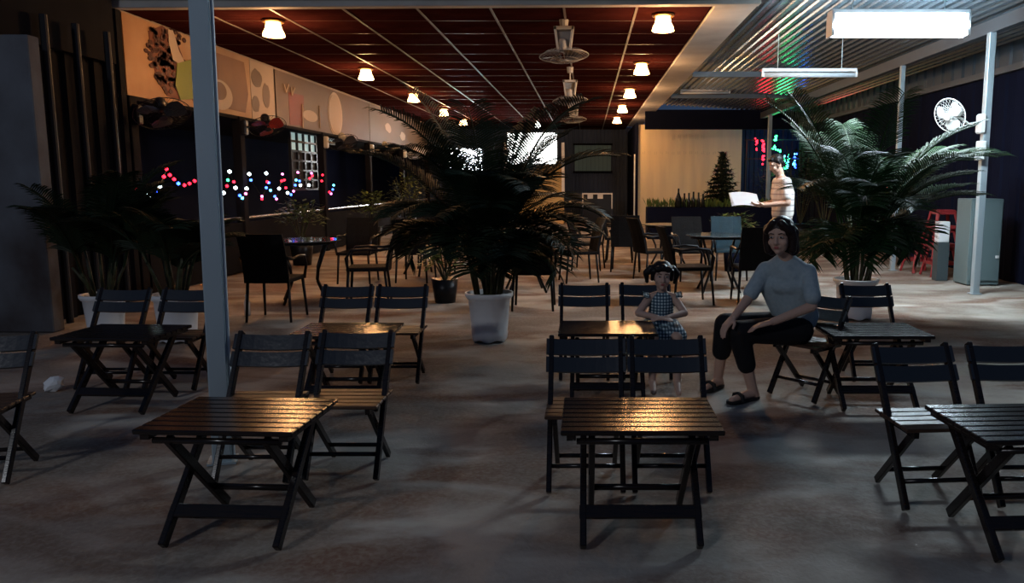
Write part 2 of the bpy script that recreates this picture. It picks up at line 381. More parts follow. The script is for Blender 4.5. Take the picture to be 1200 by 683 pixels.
# lit transom window behind the pillars
pane_lit = mat('lit_pane', (.35, .5, .5), .3, emit=(.42, .62, .62), es=.30)
frame_d = mat('dark_window_frame', (.012, .014, .016), .4)
def transom(name, y0, n, dy, z0, rows_, dz, lit):
    wn = bpy.data.objects.new(name, None); C.objects.link(wn); wn['kind'] = 'structure'
    bm = B(); z1 = z0 - rows_*dz
    for k in range(n+1): box(bm, (-5.66, y0+k*dy, (z0+z1)/2), (.05, .045, z0-z1))
    for k in range(rows_+1): box(bm, (-5.66, y0+n*dy/2, z0-k*dz), (.05, n*dy+.04, .04))
    obj('window_frame', bm, frame_d, wn)
    for r in range(rows_):
        for k in range(n):
            bm = B(); box(bm, (-5.68, y0+(k+.5)*dy, z0-(r+.5)*dz), (.01, dy-.05, dz-.04)); obj('pane', bm, pane_lit if r < lit else frame_d, wn)
transom('window_2', 15.35, 4, .36, 2.38, 6, .185, 2)
transom('window_3', 17.3, 2, .36, 2.36, 1, .11, 1)

# ---------------------------------------------------------------- lamps
amber = mat('lit_amber_glass', (1, .6, .3), .3, emit=(1, .50, .18), es=15)
hot = mat('lamp_bulb', (1, .9, .7), .3, emit=(1, .72, .36), es=38)
brass = mat('aged_brass', (.35, .20, .08), .3, .8)
def make_lamp():
    t = thing('ceiling_lamp', '', 'lamp', group='warm ceiling lamps')
    bm = B(); lathe(bm, [(.0, .0), (.13, .0), (.135, -.02), (.12, -.03), (.0, -.03)], 20); obj('base_plate', bm, brass, t)
    bm = B(); lathe(bm, [(.085, -.03), (.10, -.10), (.125, -.15), (.135, -.19), (.125, -.195), (.115, -.15), (.09, -.10), (.075, -.035)], 20); obj('lamp_shade', bm, amber, t, True)
    bm = B(); lathe(bm, [(.0, -.03), (.03, -.04), (.06, -.10), (.05, -.16), (.0, -.18)], 14); obj('bulb', bm, hot, t, True)
    return t
ords = ['nearest', 'second', 'third', 'fourth', 'farthest']
lp = make_lamp(); first = True
for side, x, ys in (('right', .92, (9.95, 13.8, 17.5, 21.1, 24.9)), ('left', -3.93, (10.3, 14.5, 18.4, 22.2, 25.7))):
    for k, y in enumerate(ys):
        lab = '%s glowing amber ceiling lamp in the %s row, %s' % (ords[k], side, 'along the grey beam' if side == 'right' else 'beside the wall banners')
        if first: o = lp; o['label'] = lab; o.location = (x, y, CZ-.008); first = False
        else: o = dup(lp, (x, y, CZ-.008), 0, lab)
        lamp('lamp_light', 'POINT', (x, y, CZ-.27), WARM_W, (1, .52, .22), .09)
# white bulb far back
t = thing('ceiling_bulb', 'small white round ceiling bulb above the lit kiosk', 'lamp', (-1.6, 26.2, CZ))
bm = B(); cyl(bm, (0, 0, 0), (0, 0, -.08), .04); obj('socket', bm, whitep, t)
bm = B(); ball(bm, (0, 0, -.16), .10); obj('bulb', bm, mat('white_bulb', (1, 1, 1), .3, emit=(.9, 1, .88), es=10), t, True)

tube_on = mat('lit_tube_glare', (1, 1, 1), .3, emit=(.72, .89, 1), es=70)
tube_off = mat('unlit_tube', (.62, .66, .68), .25)
def tube_light(label, x, y, z, L, wd, h, on, group='tube lights'):
    t = thing('tube_light', label, 'lamp', (x, y, z), group=group)
    bm = B(); box(bm, (0, 0, h/2+.035), (L+.06, wd*.8, .05), bevel=.008); obj('housing', bm, whitep, t)
    bm = B(); cyl(bm, (-L/2, 0, 0), (L/2, 0, 0), h/2, n=16)
    for v in bm.verts: v.co.y *= wd/h
    obj('glare_tube' if on else 'tube', bm, tube_on if on else tube_off, t, True)
    top = zroof(x) - z
    for s in (-1, 1):
        bm = B(); box(bm, (s*(L/2+.015), 0, .01), (.03, wd*.9, h*1.05)); obj('end_cap', bm, whitep, t)
        bm = B(); cyl(bm, (s*.35*L, 0, h/2+.05), (s*.35*L, 0, top), .006, n=5); obj('hanger', bm, ironw, t)
    return t
tube_light('bright lit white tube light under the corrugated roof', 3.40, 9.0, 3.09, 1.44, .24, .22, True)  # lit body made thicker than a tube, its shape takes in the glare
lamp('tube_light_light', 'AREA', (3.40, 9.0, 2.98), TUBE_W, (.80, .92, 1.0), 1.3, None, .16)
tube_light('unlit white tube light hanging behind the bright one', 3.27, 12.0, 2.97, 1.34, .07, .07, False)
tube_light('unlit white tube light far back beside the grey beam', 2.76, 19.0, 3.48, 1.1, .06, .05, False)

# ---------------------------------------------------------------- folding tables and chairs
ft = thing('folding_table', '', 'table', group='folding slatted tables')
bm = B(); box(bm, (0, 0, 0), (.62, .053, .02), bevel=.004); sl0 = obj('slat', bm, wood, ft)
for k in range(8):
    s = sl0 if k == 0 else sl0.copy()
    if k: C.objects.link(s)
    s.location = (0, -.2115 + k*.0604, .466)
for s in (-1, 1):
    bm = B(); box(bm, (s*.27, 0, .4445), (.035, .45, .022)); obj('batten', bm, wood, ft)
    bm = B(); bar(bm, (s*.225, -.235, .012), (s*.225, .175, .432), .026, .042, .004); obj('leg', bm, wood, ft)
    bm = B(); bar(bm, (s*.192, -.20, .432), (s*.192, .20, .012), .026, .042, .004); obj('leg', bm, wood, ft)
bm = B(); box(bm, (0, -.145, .118), (.48, .018, .055), Matrix.Rotation(R(-44), 3, 'X'), bevel=.003); obj('front_stretcher', bm, wood, ft)
bm = B(); cyl(bm, (-.2, .095, .125), (.2, .095, .125), .014); obj('rear_stretcher', bm, wood, ft, True)
bm = B(); cyl(bm, (-.25, -.20, .424), (.25, -.20, .424), .013); obj('top_rod', bm, wood, ft, True)
tables = [(-1.40, 3.12, -3, 'dark slatted folding table in the left foreground beside the grey steel post'),
          (.21, 3.12, 0, 'dark slatted folding table in the center foreground with warm lamplight on its top'),
          (1.74, 3.02, 3, 'slatted folding table in the right foreground cut by the picture edge'),
          (-2.92, 4.92, -3, 'dim slatted folding table behind the foreground left one, near the white planters'),
          (-1.53, 4.98, 0, 'folding table behind the two blue-sheened chairs, left of the white palm pot'),
          (.13, 5.06, 0, 'folding table where the little girl rests her arms'),
          (1.81, 4.98, 0, 'dark folding table beside the seated woman on the right')]
for k, (x, y, r, lab) in enumerate(tables):
    if k == 0: ft.location = (x, y, 0); ft.rotation_euler.z = R(r); ft['label'] = lab
    else: dup(ft, (x, y, 0), R(r), lab)

fc = thing('folding_chair', '', 'chair', group='folding slatted chairs')
for s in (-1, 1):
    bm = B(); bar(bm, (s*.168, -.19, .01), (s*.168, .205, .655), .024, .040, .004, Vector((1, 0, 0)).cross(Vector((0, 1, 1)))); obj('leg', bm, wood, fc)
    bm = B(); bar(bm, (s*.140, -.155, .335), (s*.140, .165, .01), .022, .034, .003); obj('rear_leg', bm, wood, fc)
    bm = B(); box(bm, (s*.140, -.02, .340), (.022, .34, .026)); obj('seat_rail', bm, wood, fc)
bm = B(); box(bm, (0, 0, 0), (.37, .058, .016), bevel=.004); sl = obj('seat_slat', bm, woodseat, fc)
for k in range(5):
    s = sl if k == 0 else sl.copy()
    if k: C.objects.link(s)
    s.location = (0, -.165 + k*.066, .361)
def back_board(c, h):
    bm = B(); tilt = Matrix.Rotation(R(-31.5), 3, 'X'); n = 8; V = []
    for i in range(n+1):
        u = i/n*2-1; x = u*.192; d = -.020*(1-u*u)*-1
        row = []
        for (yy, zz) in ((-.009, -h/2), (.009, -h/2), (.009, h/2), (-.009, h/2)):
            p = tilt @ Vector((0, yy + d, zz)); row.append(bm.verts.new(Vector(c) + Vector((x, p.y, p.z))))
        V.append(row)
    for a, b in zip(V, V[1:]):
        for k in range(4): bm.faces.new((a[k], a[(k+1) % 4], b[(k+1) % 4], b[k]))
    bm.faces.new(V[0]); bm.faces.new(V[-1]); return bm
bluewood = mat('black_painted_board', (.018, .019, .022), .28, spec=.75, bump=(40, .1))
obj('back_board', back_board((0, .165, .612), .078), bluewood, fc)
obj('back_board', back_board((0, .118, .535), .074), bluewood, fc)
bm = B(); cyl(bm, (-.165, -.125, .115), (.165, -.125, .115), .011); obj('front_stretcher', bm, wood, fc, True)
bm = B(); cyl(bm, (-.14, .085, .09), (.14, .085, .09), .011); obj('rear_stretcher', bm, wood, fc, True)
chairs = [(-1.575, 3.74, 0, 'folding chair beside the grey post, left of the pair behind the left foreground table'),
          (-1.165, 3.78, 0, 'folding chair with brown lit seat, right of the pair behind the left foreground table'),
          (-.005, 3.62, 0, 'folding chair left of the pair behind the center foreground table'),
          (.385, 3.62, 0, 'folding chair right of the pair behind the center foreground table'),
          (1.52, 3.44, 4, 'folding chair left of the pair by the right foreground table, pale light on seat'),
          (1.96, 3.46, 0, 'folding chair at the right picture edge behind the right foreground table'),
          (-3.29, 5.42, 0, 'dim folding chair in front of the left white planter'),
          (-2.83, 5.42, 0, 'dim folding chair in front of the right white planter, just left of the grey post'),
          (-1.755, 5.60, 0, 'folding chair with blue sheen behind the table left of the palm pot, left of two'),
          (-1.355, 5.60, 0, 'folding chair with blue sheen nearest the white palm pot, right of two'),
          (-.02, 5.68, 0, 'empty folding chair beside the little girl, left of the two behind her table'),
          (.43, 5.70, 0, 'folding chair the little girl sits on'),
          (1.47, 5.16, -48, 'folding chair the seated woman sits on, turned sideways'),
          (2.06, 5.66, 0, 'empty folding chair in front of the right palm pot'),
          (-2.91, 3.70, 10, 'folding chair cut by the left picture edge with pale blue sheen on its backrest')]
for k, (x, y, r, lab) in enumerate(chairs):
    if k == 0: fc.location = (x, y, 0); fc.rotation_euler.z = R(r); fc['label'] = lab
    else: dup(fc, (x, y, 0), R(r), lab)

# ---------------------------------------------------------------- hall furniture
def make_armchair(m):
    t = thing('rattan_armchair', '', 'chair', group='black woven armchairs')
    bm = B(); box(bm, (0, 0, .42), (.45, .45, .045), bevel=.012); obj('seat', bm, m, t)
    bm = B(); n = 6; V = []
    for i in range(n+1):
        f = i/n; z = .40+.50*f; y = .21+.03*f+.10*f*f
        V.append([bm.verts.new((x, y+dy, z)) for x, dy in ((-.225, 0), (-.1, .018), (.1, .018), (.225, 0), (.225, .03), (.1, .048), (-.1, .048), (-.225, .03))])
    for a, b in zip(V, V[1:]):
        for k in range(8): bm.faces.new((a[k], a[(k+1) % 8], b[(k+1) % 8], b[k]))
    bm.faces.new(V[0]); bm.faces.new(V[-1]); obj('backrest', bm, m, t)
    for sx in (-1, 1):
        for sy in (-1, 1):
            bm = B(); cyl(bm, (sx*.205, sy*.20, .42), (sx*.225, sy*.235, 0), .017, .013, n=8); obj('leg', bm, blackm, t, True)
        bm = B(); pts = [(sx*.225, -.20, .40), (sx*.245, -.22, .55), (sx*.25, -.16, .645), (sx*.25, 0, .655), (sx*.245, .16, .64), (sx*.23, .27, .66)]
        tube(bm, pts, .016, 8); obj('armrest', bm, blackm, t, True)
    return t
ra = make_armchair(rattan); rb = make_armchair(bluegrey)
arm = [(1.97, 9.3, 180, 'black woven armchair with its back to the viewer, left of the seated woman'),
       (1.20, 9.25, 98, 'black armchair seen from the side with curved arm, behind the little girl'),
       (1.52, 11.5, 8, 'black armchair facing the viewer across the glass table, left of the blue-grey one'),
       (.98, 11.5, 110, 'black armchair in front of the beige wall, left of the glass table'),
       (-.12, 11.3, -75, 'black armchair turned left just right of the center palm'),
       (.02, 12.9, 80, 'black armchair turned right in the lit aisle, behind the one by the palm'),
       (.58, 14.2, 85, 'farthest black armchair in the lit aisle near the beam lamps'),
       (-3.22, 8.15, 180, 'large black armchair with its back to the viewer, right of the grey post'),
       (-3.25, 11.2, 0, 'black armchair behind the left hall table, facing the viewer'),
       (-2.55, 9.2, -80, 'black armchair seen from the side at the right end of the left hall table'),
       (-2.45, 11.3, 175, 'black armchair behind the chairs left of the palm, back to viewer'),
       (-1.85, 12.2, -90, 'black armchair at the right end of the middle hall table'),
       (-2.55, 13.2, 0, 'black armchair on the far side of the middle hall table'),
       (-.60, 8.85, 180, 'black armchair half hidden behind the center palm, back to viewer'),
       (.62, 12.7, 175, 'black armchair behind the aisle armchairs, back to viewer'),
       (-2.7, 15.6, 175, 'black armchair farthest back on the left side of the hall')]
for k, (x, y, r, lab) in enumerate(arm):
    if k == 0: ra.location = (x, y, 0); ra.rotation_euler.z = R(r); ra['label'] = lab
    else: dup(ra, (x, y, 0), R(r), lab)
rb.name = 'mesh_armchair'; rb.location = (2.08, 11.6, 0); rb['label'] = 'blue-grey armchair facing the viewer behind the glass table'; del rb['group']
def make_table():
    t = thing('glass_table', '', 'table', group='glass-topped hall tables')
    bm = B(); lathe(bm, [(0, .722), (.43, .722), (.44, .729), (.43, .736), (0, .736)], 36); obj('tabletop', bm, glass, t)
    bm = B(); lathe(bm, [(.36, .69), (.38, .69), (.38, .722), (.36, .722), (.36, .69)], 36); obj('rim', bm, blackm, t)
    for a in range(4):
        c, s = math.cos(R(45+90*a)), math.sin(R(45+90*a))
        bm = B(); tube(bm, [(.36*c, .36*s, .70), (.22*c, .22*s, .40), (.20*c, .20*s, .25), (.34*c, .34*s, 0)], .016, 8); obj('leg', bm, blackm, t, True)
    return t
gt = make_table()
gts = [(1.72, 10.3, 'glass hall table between the armchairs left of the standing man'),
       (-3.35, 9.35, 'glass hall table right of the grey post with a glint on its top'),
       (-2.5, 12.2, 'glass hall table behind the left one, left of the palm'),
       (1.32, 12.9, 'glass hall table in front of the beige wall, behind the other right one'),
       (-2.6, 16.6, 'glass hall table farthest back on the left'),
       (-.8, 10.3, 'glass hall table hidden behind the center palm')]
for k, (x, y, lab) in enumerate(gts):
    if k == 0: gt.location = (x, y, 0); gt['label'] = lab
    else: dup(gt, (x, y, 0), R(20*k), lab)

# ---------------------------------------------------------------- far end of the hall
t = thing('kiosk_counter', 'pale lit kiosk counter glimpsed behind the center palm', 'counter', (-1.8, 27.6, 0))
cream = mat('cream_counter_panel', (.62, .46, .22), .6)
bm = B(); box(bm, (0, 0, .5), (2.0, .6, 1.0), bevel=.01); obj('body', bm, cream, t)
bm = B(); box(bm, (0, -.02, 1.03), (2.1, .72, .06)); obj('countertop', bm, whitep, t)
for s in (-1, 1):
    bm = B(); box(bm, (s*.98, -.22, 1.9), (.10, .08, 1.7)); obj('post', bm, whitep, t)
bm = B(); box(bm, (0, .28, 1.55), (1.9, .05, 1.0)); obj('back_panel', bm, cream, t)
t = thing('menu_lightbox', 'brightly backlit white sign panel behind the center palm fronds', 'sign', (-1.85, 27.2, 2.0))
bm = B(); box(bm, (0, .06, .55), (1.75, .10, 1.12)); obj('case', bm, blackm, t)
bm = B(); box(bm, (0, -.005, .55), (1.66, .03, 1.04)); obj('lit_face', bm, mat('backlit_white', (1, 1, 1), .4, emit=(.95, 1, .98), es=3.0), t)
t = thing('television', 'glowing white television screen left of the palm trunk', 'television', (-3.78, 25, 1.74))
bm = B(); box(bm, (0, .03, .38), (1.12, .06, .76), bevel=.01); obj('frame', bm, blackm, t)
bm = B(); box(bm, (0, -.005, .38), (1.04, .014, .67)); obj('screen', bm, mat('white_screen', (1, 1, 1), .3, emit=(.92, .97, 1), es=3.4), t)
bm = B(); box(bm, (0, .05, -.85), (.08, .06, 1.74)); box(bm, (0, .05, -1.71), (.6, .4, .05)); obj('stand', bm, blackm, t)
lamp('screen_light', 'AREA', (-3.78, 24.9, 2.1), 50, (.9, .96, 1), 1.0, (R(90), 0, 0), .6)
t = thing('bar_desk', 'dark desk with a white frame edge by the back wall', 'desk', (.36, 28.2, 0))
bm = B(); box(bm, (0, 0, .5), (1.0, .5, 1.0)); obj('body', bm, blackm, t)
bm = B(); box(bm, (0, -.26, 1.02), (1.06, .06, .05)); 
for s in (-1, 1): box(bm, (s*.51, -.26, .75), (.04, .05, .5))
obj('frame_edge', bm, whitep, t)
for k, x in enumerate((-.25, .10)):
    bm = B(); box(bm, (.36+x, 27.905, .93), (.19, .012, .16)); tag(obj('white_card', bm, whitep), ('left' if k == 0 else 'right') + ' white card on the dark desk by the back wall', 'card', 'cards on the far desk')
# planter, bottles, tree in front of the beige wall
t = thing('planter_box', 'long dark planter with low greenery below the beige wall', 'planter', (3.1, 20.2, 0))
bm = B(); box(bm, (0, 0, .40), (3.2, .5, .8), bevel=.02); obj('box', bm, navy, t)
bm = B(); random.seed(11)
for k in range(420):
    x, y = random.uniform(-1.6, 1.6), random.uniform(-.24, .24); h = random.uniform(.08, .25); a = random.uniform(0, 6.28)
    d = Vector((math.cos(a), math.sin(a), 0)); p = Vector((x, y, .80)); q = p + d*random.uniform(.03, .12) + Vector((0, 0, h)); s = d.cross(Vector((0, 0, 1)))*.02
    bm.faces.new([bm.verts.new(v) for v in (p-s*.4, p+s*.4, (p+q)/2+s+Vector((0, 0, .03)), q, (p+q)/2-s+Vector((0, 0, .03)))][:5])
o = obj('leaves', bm, leafy, t); o['kind'] = 'stuff'
bot = None
darkb = mat('dark_bottle_glass', (.012, .014, .012), .25)
for k, (px, h) in enumerate(((795, .46), (802, .34), (807.3, .35), (812.6, .38), (818.6, .36), (823.8, .33))):
    x = (px-688)/930*19.85
    bm = B(); rb_ = .085 if k == 0 else .048
    lathe(bm, [(0, 0), (rb_, 0), (rb_*.95, h*.45), (rb_*.55, h*.62), (.022, h*.8), (.022, h), (0, h)], 10)
    tag(obj('bottle', bm, darkb, None, True, (x, 19.98, .80)), '%s dark upright bottle in the row on the planter by the beige wall' % ['leftmost, widest', 'second from left', 'third from left', 'third from right', 'second from right', 'rightmost'][k], 'bottle', 'dark bottles below the beige wall')
t = thing('christmas_tree', 'dark conical artificial fir tree in front of the beige wall', 'tree', (3.66, 21.7, 0))
bm = B(); cyl(bm, (0, 0, .3), (0, 0, 2.15), .05, .02); obj('trunk', bm, stem, t)
bm = B(); lathe(bm, [(0, 0), (.18, 0), (.22, .36), (.19, .36), (.0, .33)], 16); obj('pot', bm, navy, t)
bm = B(); random.seed(4)
for tier in range(17):
    f = tier/16; z = .45+1.72*f; rr = .60*(1-f)+.08
    nb = int(22*(1-f))+9
    for k in range(nb):
        a = 6.283*k/nb + tier + random.uniform(-.2, .2); L = rr*random.uniform(.75, 1.12); d = Vector((math.cos(a), math.sin(a), -.25+.3*f)); s = Vector((-math.sin(a), math.cos(a), 0))
        for q in range(6):
            p = Vector((0, 0, z)) + d*L*(q/6); e = d*(L*.36)
            for sg in range(4):
                n_ = Vector((random.uniform(-1, 1), random.uniform(-1, 1), random.uniform(-.9, .7)))*.11
                bm.faces.new([bm.verts.new(v) for v in (p - s*.02, p + e*.4 + s*.02, p + e + n_)])
o = obj('needles', bm, mat('fir_green', (.012, .022, .012), .7), t); o['kind'] = 'stuff'

# ---------------------------------------------------------------- steel posts
def post(label, x, y, z0, z1, wd, lean=0, foot=True):
    t = thing('steel_post', label, 'post', (x, y, 0), group='grey steel posts'); t.rotation_euler.y = lean
    bm = B(); box(bm, (0, 0, z1/2), (wd, wd, z1), bevel=.006); obj('shaft', bm, ironw, t)
    bm = B(); box(bm, (0, 0, .006), (wd*1.5, wd*1.5, .012)); obj('base_plate', bm, ironw, t)
    return t
pl = post('tall grey steel post in the left foreground', -1.85, 3.88, 0, 4.3, .09, R(.7))
pl.rotation_euler.z = R(18)
bm = B(); cyl(bm, (.052, -.01, .02), (.052, -.01, 4.2), .008, n=6); obj('cable', bm, whitep, pl)
post('steel post on the right carrying the white fan', 4.93, 10.0, 0, 3.21, .085)
post('thin steel post behind the right palm', 4.93, 12.75, 0, 3.21, .07)
post('thin far steel post behind the standing man', 4.93, 21.8, 0, 3.21, .10)

# ---------------------------------------------------------------- fans
def ring(bm, c, r, wr, n=28, m=5, z=0):
    lathe_pts = [2*math.pi*k/n for k in range(n+1)]
    tube(bm, [(c[0]+r*math.cos(a), c[1]+r*math.sin(a), c[2]+z) for a in lathe_pts], wr, m)
def fan_head(t, r, gm, bmat, mmat, wires=28, wr=.0022):
    # local: axis +Z is the blowing direction, origin = centre of the blade disc
    bm = B()
    for k in range(wires):
        a = 2*math.pi*k/wires; c, s = math.cos(a), math.sin(a)
        tube(bm, [(.03*c, .03*s, .055), (.6*r*c, .6*r*s, .05), (r*c, r*s, 0), (.75*r*c, .75*r*s, -.05), (.06*c, .06*s, -.06)], wr, 3)
    ring(bm, (0, 0, 0), r, wr*2.6); ring(bm, (0, 0, .053), r*.55, wr); ring(bm, (0, 0, .058), r*.12, wr*2)
    bmesh.ops.create_cone(bm, cap_ends=True, segments=14, radius1=.045, radius2=.045, depth=.012, matrix=Matrix.Translation((0, 0, .06)))
    g = obj('guard', bm, gm, t)
    out = [g]
    for k in range(3):
        bm = B(); V = []
        for i in range(6):
            f = i/5; rr = .03+(r*.86-.03)*f; half = R(14+26*math.sin(math.pi*min(1, f*.8+.1))); tw = .035*(1-.4*f)
            V.append([bm.verts.new((rr*math.cos(u*half), rr*math.sin(u*half), u*tw)) for u in (-1, -.5, 0, .5, 1)])
        for a, b in zip(V, V[1:]):
            for q in range(4): bm.faces.new((a[q], a[q+1], b[q+1], b[q]))
        bmesh.ops.rotate(bm, verts=bm.verts, cent=(0, 0, 0), matrix=Matrix.Rotation(R(120*k+20), 3, 'Z'))
        out.append(obj('blade', bm, bmat, t, True))
    bm = B(); lathe(bm, [(0, -.21), (.05, -.205), (.07, -.17), (.072, -.09), (.06, -.06), (0, -.055)], 18); out.append(obj('motor', bm, mmat, t, True))
    return out
def place_parts(parts, M):
    for p in parts: p.matrix_local = M
fan_dark = mat('dark_fan_guard', (.02, .02, .024), .35, .2); fan_blade = mat('smoky_blade', (.05, .05, .055), .3)
blade_red = mat('red_blade', (.30, .03, .02), .35); cream_m = mat('ivory_motor', (.55, .48, .36), .4)
def wall_fan(label, x, y, z, aim, mount_off, gm, bmat, mmat, r=.27, group=None, mz=-.12):
    t = thing('wall_fan', label, 'fan', (x, y, z), group=group)
    d = Vector(aim).normalized(); M = Matrix.Translation((0, 0, 0)) @ frame_of(d).to_4x4()
    ps = fan_head(t, r, gm, bmat, mmat); place_parts(ps, M)
    rear = d*-.16; mo = Vector(mount_off)
    bm = B(); tube(bm, [rear, rear+Vector((0, 0, -.06)), (rear+mo)/2+Vector((0, 0, -.08)), mo+Vector((0, 0, .02))], .018, 8); obj('arm', bm, mmat, t, True)
    bm = B(); box(bm, mo, (.09, .12, .24), bevel=.02); obj('wall_bracket', bm, mmat, t)
    return t
aimL = (.35, -.40, -.85)
wall_fan('large dark wall fan below the coffee banner, foremost on the left', -4.98, 9.5, 2.20, aimL, (-.36, .12, .0), fan_dark, fan_blade, fan_dark, .31, 'wall fans along the left side')
wall_fan('wall fan with red blades below the narrow pale banner', -4.98, 12.6, 2.27, aimL, (-.36, 0, -.02), fan_dark, blade_red, fan_dark, .28, 'wall fans along the left side')
wall_fan('dark wall fan with ivory motor under the pale oval', -4.98, 16.5, 2.22, aimL, (-.36, 0, -.0), fan_dark, fan_blade, cream_m, .29, 'wall fans along the left side')
wall_fan('dark wall fan with ivory motor under the beige banner', -4.98, 20.0, 2.22, aimL, (-.36, 0, -.0), fan_dark, fan_blade, cream_m, .29, 'wall fans along the left side')
wall_fan('pale wall fan farthest along the left side near the television', -4.98, 23.6, 2.25, aimL, (-.36, 0, -.0), whitep, whitep, whitep, .29, 'wall fans along the left side')
wf = wall_fan('white wall fan mounted on the right steel post', 4.45, 9.94, 2.22, (-.72, -.42, -.30), (.415, .05, -.10), offw, mat('clear_white_blade', (.6, .64, .62), .3), offw, .21)
t = thing('power_box', 'white double socket box on the right steel post below the fan', 'socket', (4.86, 9.94, 1.78))
bm = B(); box(bm, (0, 0, .07), (.10, .08, .12), bevel=.01); obj('upper_socket', bm, offw, t)
bm = B(); box(bm, (-.015, 0, -.06), (.10, .08, .09), bevel=.01); obj('lower_socket', bm, offw, t)
# ceiling orbit fans
grey_m = mat('grey_white_enamel', (.42, .40, .37), .4)
def orbit_fan(label, x, y, zring, r=.31):
    t = thing('ceiling_fan', label, 'fan', (x, y, CZ), group='round caged ceiling fans')
    h = zring-CZ
    bm = B(); cyl(bm, (0, 0, 0), (0, 0, -.10), .06, .05); cyl(bm, (0, 0, -.05), (0, 0, h+.34), .014); obj('rod', bm, grey_m, t)
    bm = B(); box(bm, (-.095, 0, h+.22), (.03, .12, .27), Matrix.Rotation(R(-8), 3, 'Y')); box(bm, (.095, 0, h+.22), (.03, .12, .27), Matrix.Rotation(R(8), 3, 'Y')); box(bm, (0, 0, h+.335), (.25, .12, .04)); box(bm, (0, .05, h+.22), (.19, .02, .24)); obj('yoke', bm, grey_m, t)
    ps = fan_head(t, r, grey_m, fan_blade, grey_m)
    place_parts(ps, Matrix.Translation((0, 0, h)) @ frame_of(Vector((.06, -.10, -1))).to_4x4())
    return t
orbit_fan('nearest caged ceiling fan on a rod in the hall center', -.29, 10.3, 2.98)
orbit_fan('second caged ceiling fan behind the nearest one', -.30, 14.4, 2.84)
orbit_fan('third caged ceiling fan farthest back', -.32, 19.0, 2.86)

# ---------------------------------------------------------------- palms
def frond(base, az, el, L, droop, n=26, ll=.32, wd=.018, seed=0, hang=.35, bare=.22):
    rnd = random.Random(seed); bm = B(); pts = []; p = Vector((0, 0, 0)); steps = 14; d_el = el
    H = Vector((math.cos(az), math.sin(az), 0)); side = Vector((-math.sin(az), math.cos(az), 0))
    curve = []
    for i in range(steps+1):
        curve.append((p.copy(), d_el)); dv = H*math.cos(d_el) + Vector((0, 0, math.sin(d_el))); p = p + dv*(L/steps); d_el -= droop/steps*(.5+i/steps)
    base = Vector(base)
    tube(bm, [base+c for c, _ in curve], [.010*(1-.8*i/steps)+.0025 for i in range(steps+1)], 5)
    for k in range(n):
        f = bare+(1-bare)*k/(n-1); x = f*steps; i = min(int(x), steps-1); c = curve[i][0].lerp(curve[i+1][0], x-i); e = curve[i][1]
        T = H*math.cos(e)+Vector((0, 0, math.sin(e))); Nn = T.cross(side)*-1
        if Nn.z < 0 and abs(e) < 1.2: Nn = -Nn
        l = ll*(.55+.6*math.sin(math.pi*min(1, .15+.8*f)))*rnd.uniform(.85, 1.1)
        for s in (-1, 1):
            d = (T*.55 + side*s*.95 + Nn*.28).normalized(); q0 = base+c; wv = T.cross(d).cross(d).normalized()
            q1 = q0+d*l*.4; q2 = q0+d*l*.75-Vector((0, 0, hang*l*.22)); q3 = q0+d*l-Vector((0, 0, hang*l*.62))
            wv = (T - d*T.dot(d)).normalized()*wd*.5; up = d.cross(wv).normalized()*wd*.25
            A = [bm.verts.new(v) for v in (q0-wv*.4, q0+wv*.4, q1-wv, q1+up, q1+wv, q2-wv*.8, q2+up*.8, q2+wv*.8, q3)]
            for fc_ in ((0, 3, 2), (0, 1, 3), (1, 4, 3), (2, 3, 6, 5), (3, 4, 7, 6), (5, 6, 8), (6, 7, 8)):
                bm.faces.new([A[z] for z in fc_])
    return bm
def pot_mesh(r, h):
    bm = B(); lathe(bm, [(0, .02), (r*.70, .02), (r*.72, 0), (r*.76, .01), (r*.80, .08), (r*.78, .09), (r*.90, h*.86), (r*.97, h*.88), (r*1.04, h*.94), (r*1.04, h), (r*.96, h), (r*.93, h*.93), (r*.86, h*.90), (0, h*.90)], 32)
    for v in bm.verts:       # scalloped feet
        if v.co.z < .015:
            a = math.atan2(v.co.y, v.co.x); v.co.z += .022*(.5+.5*math.cos(a*6))
    return bm
def palm(label, loc, pr, ph, fronds, mleaf, stems, seed, height, potm=whitep, spread=.13, lk=1, ls=1):
    t = thing('areca_palm', label, 'plant', loc)
    fronds = [(a, e, L*ls*(.86 if e < 62 else 1), d) for a, e, L, d in fronds]
    p = obj('pot', pot_mesh(pr, ph), potm, t, True)
    bm = B(); lathe(bm, [(0, ph*.905), (pr*.87, ph*.905), (pr*.85, ph*.89), (0, ph*.89)], 20); obj('soil', bm, soil, p)
    rnd = random.Random(seed); tops = []
    for k in range(stems):
        a = 6.283*k/stems+rnd.uniform(-.3, .3); r0 = rnd.uniform(.02, pr*.6); r1 = r0+spread*rnd.uniform(.5, 1.4); h = height*rnd.uniform(.6, 1.1)
        p0 = Vector((r0*math.cos(a), r0*math.sin(a), ph*.88)); p1 = Vector((r1*math.cos(a), r1*math.sin(a), ph+h)); tops.append((p0, p1, a))
        bm = B(); tube(bm, [p0, p0.lerp(p1, .5)+Vector((0, 0, .02)), p1], [.018, .015, .010], 7); obj('stem', bm, stem, t, True)
    for i, (az, el, L, dr) in enumerate(fronds):
        p0, p1, a = min(tops, key=lambda q: abs(math.atan2(math.sin(q[2]-R(az)), math.cos(q[2]-R(az))))+rnd.uniform(0, .8))
        b = p0.lerp(p1, rnd.uniform(.45, 1))
        obj('frond', frond(b, R(az), R(el), L, R(dr), seed=seed*100+i, n=int(26+L*18), ll=(.27+.06*L)*lk, wd=.015), mleaf, t)
    return t
rnd = random.Random(21)
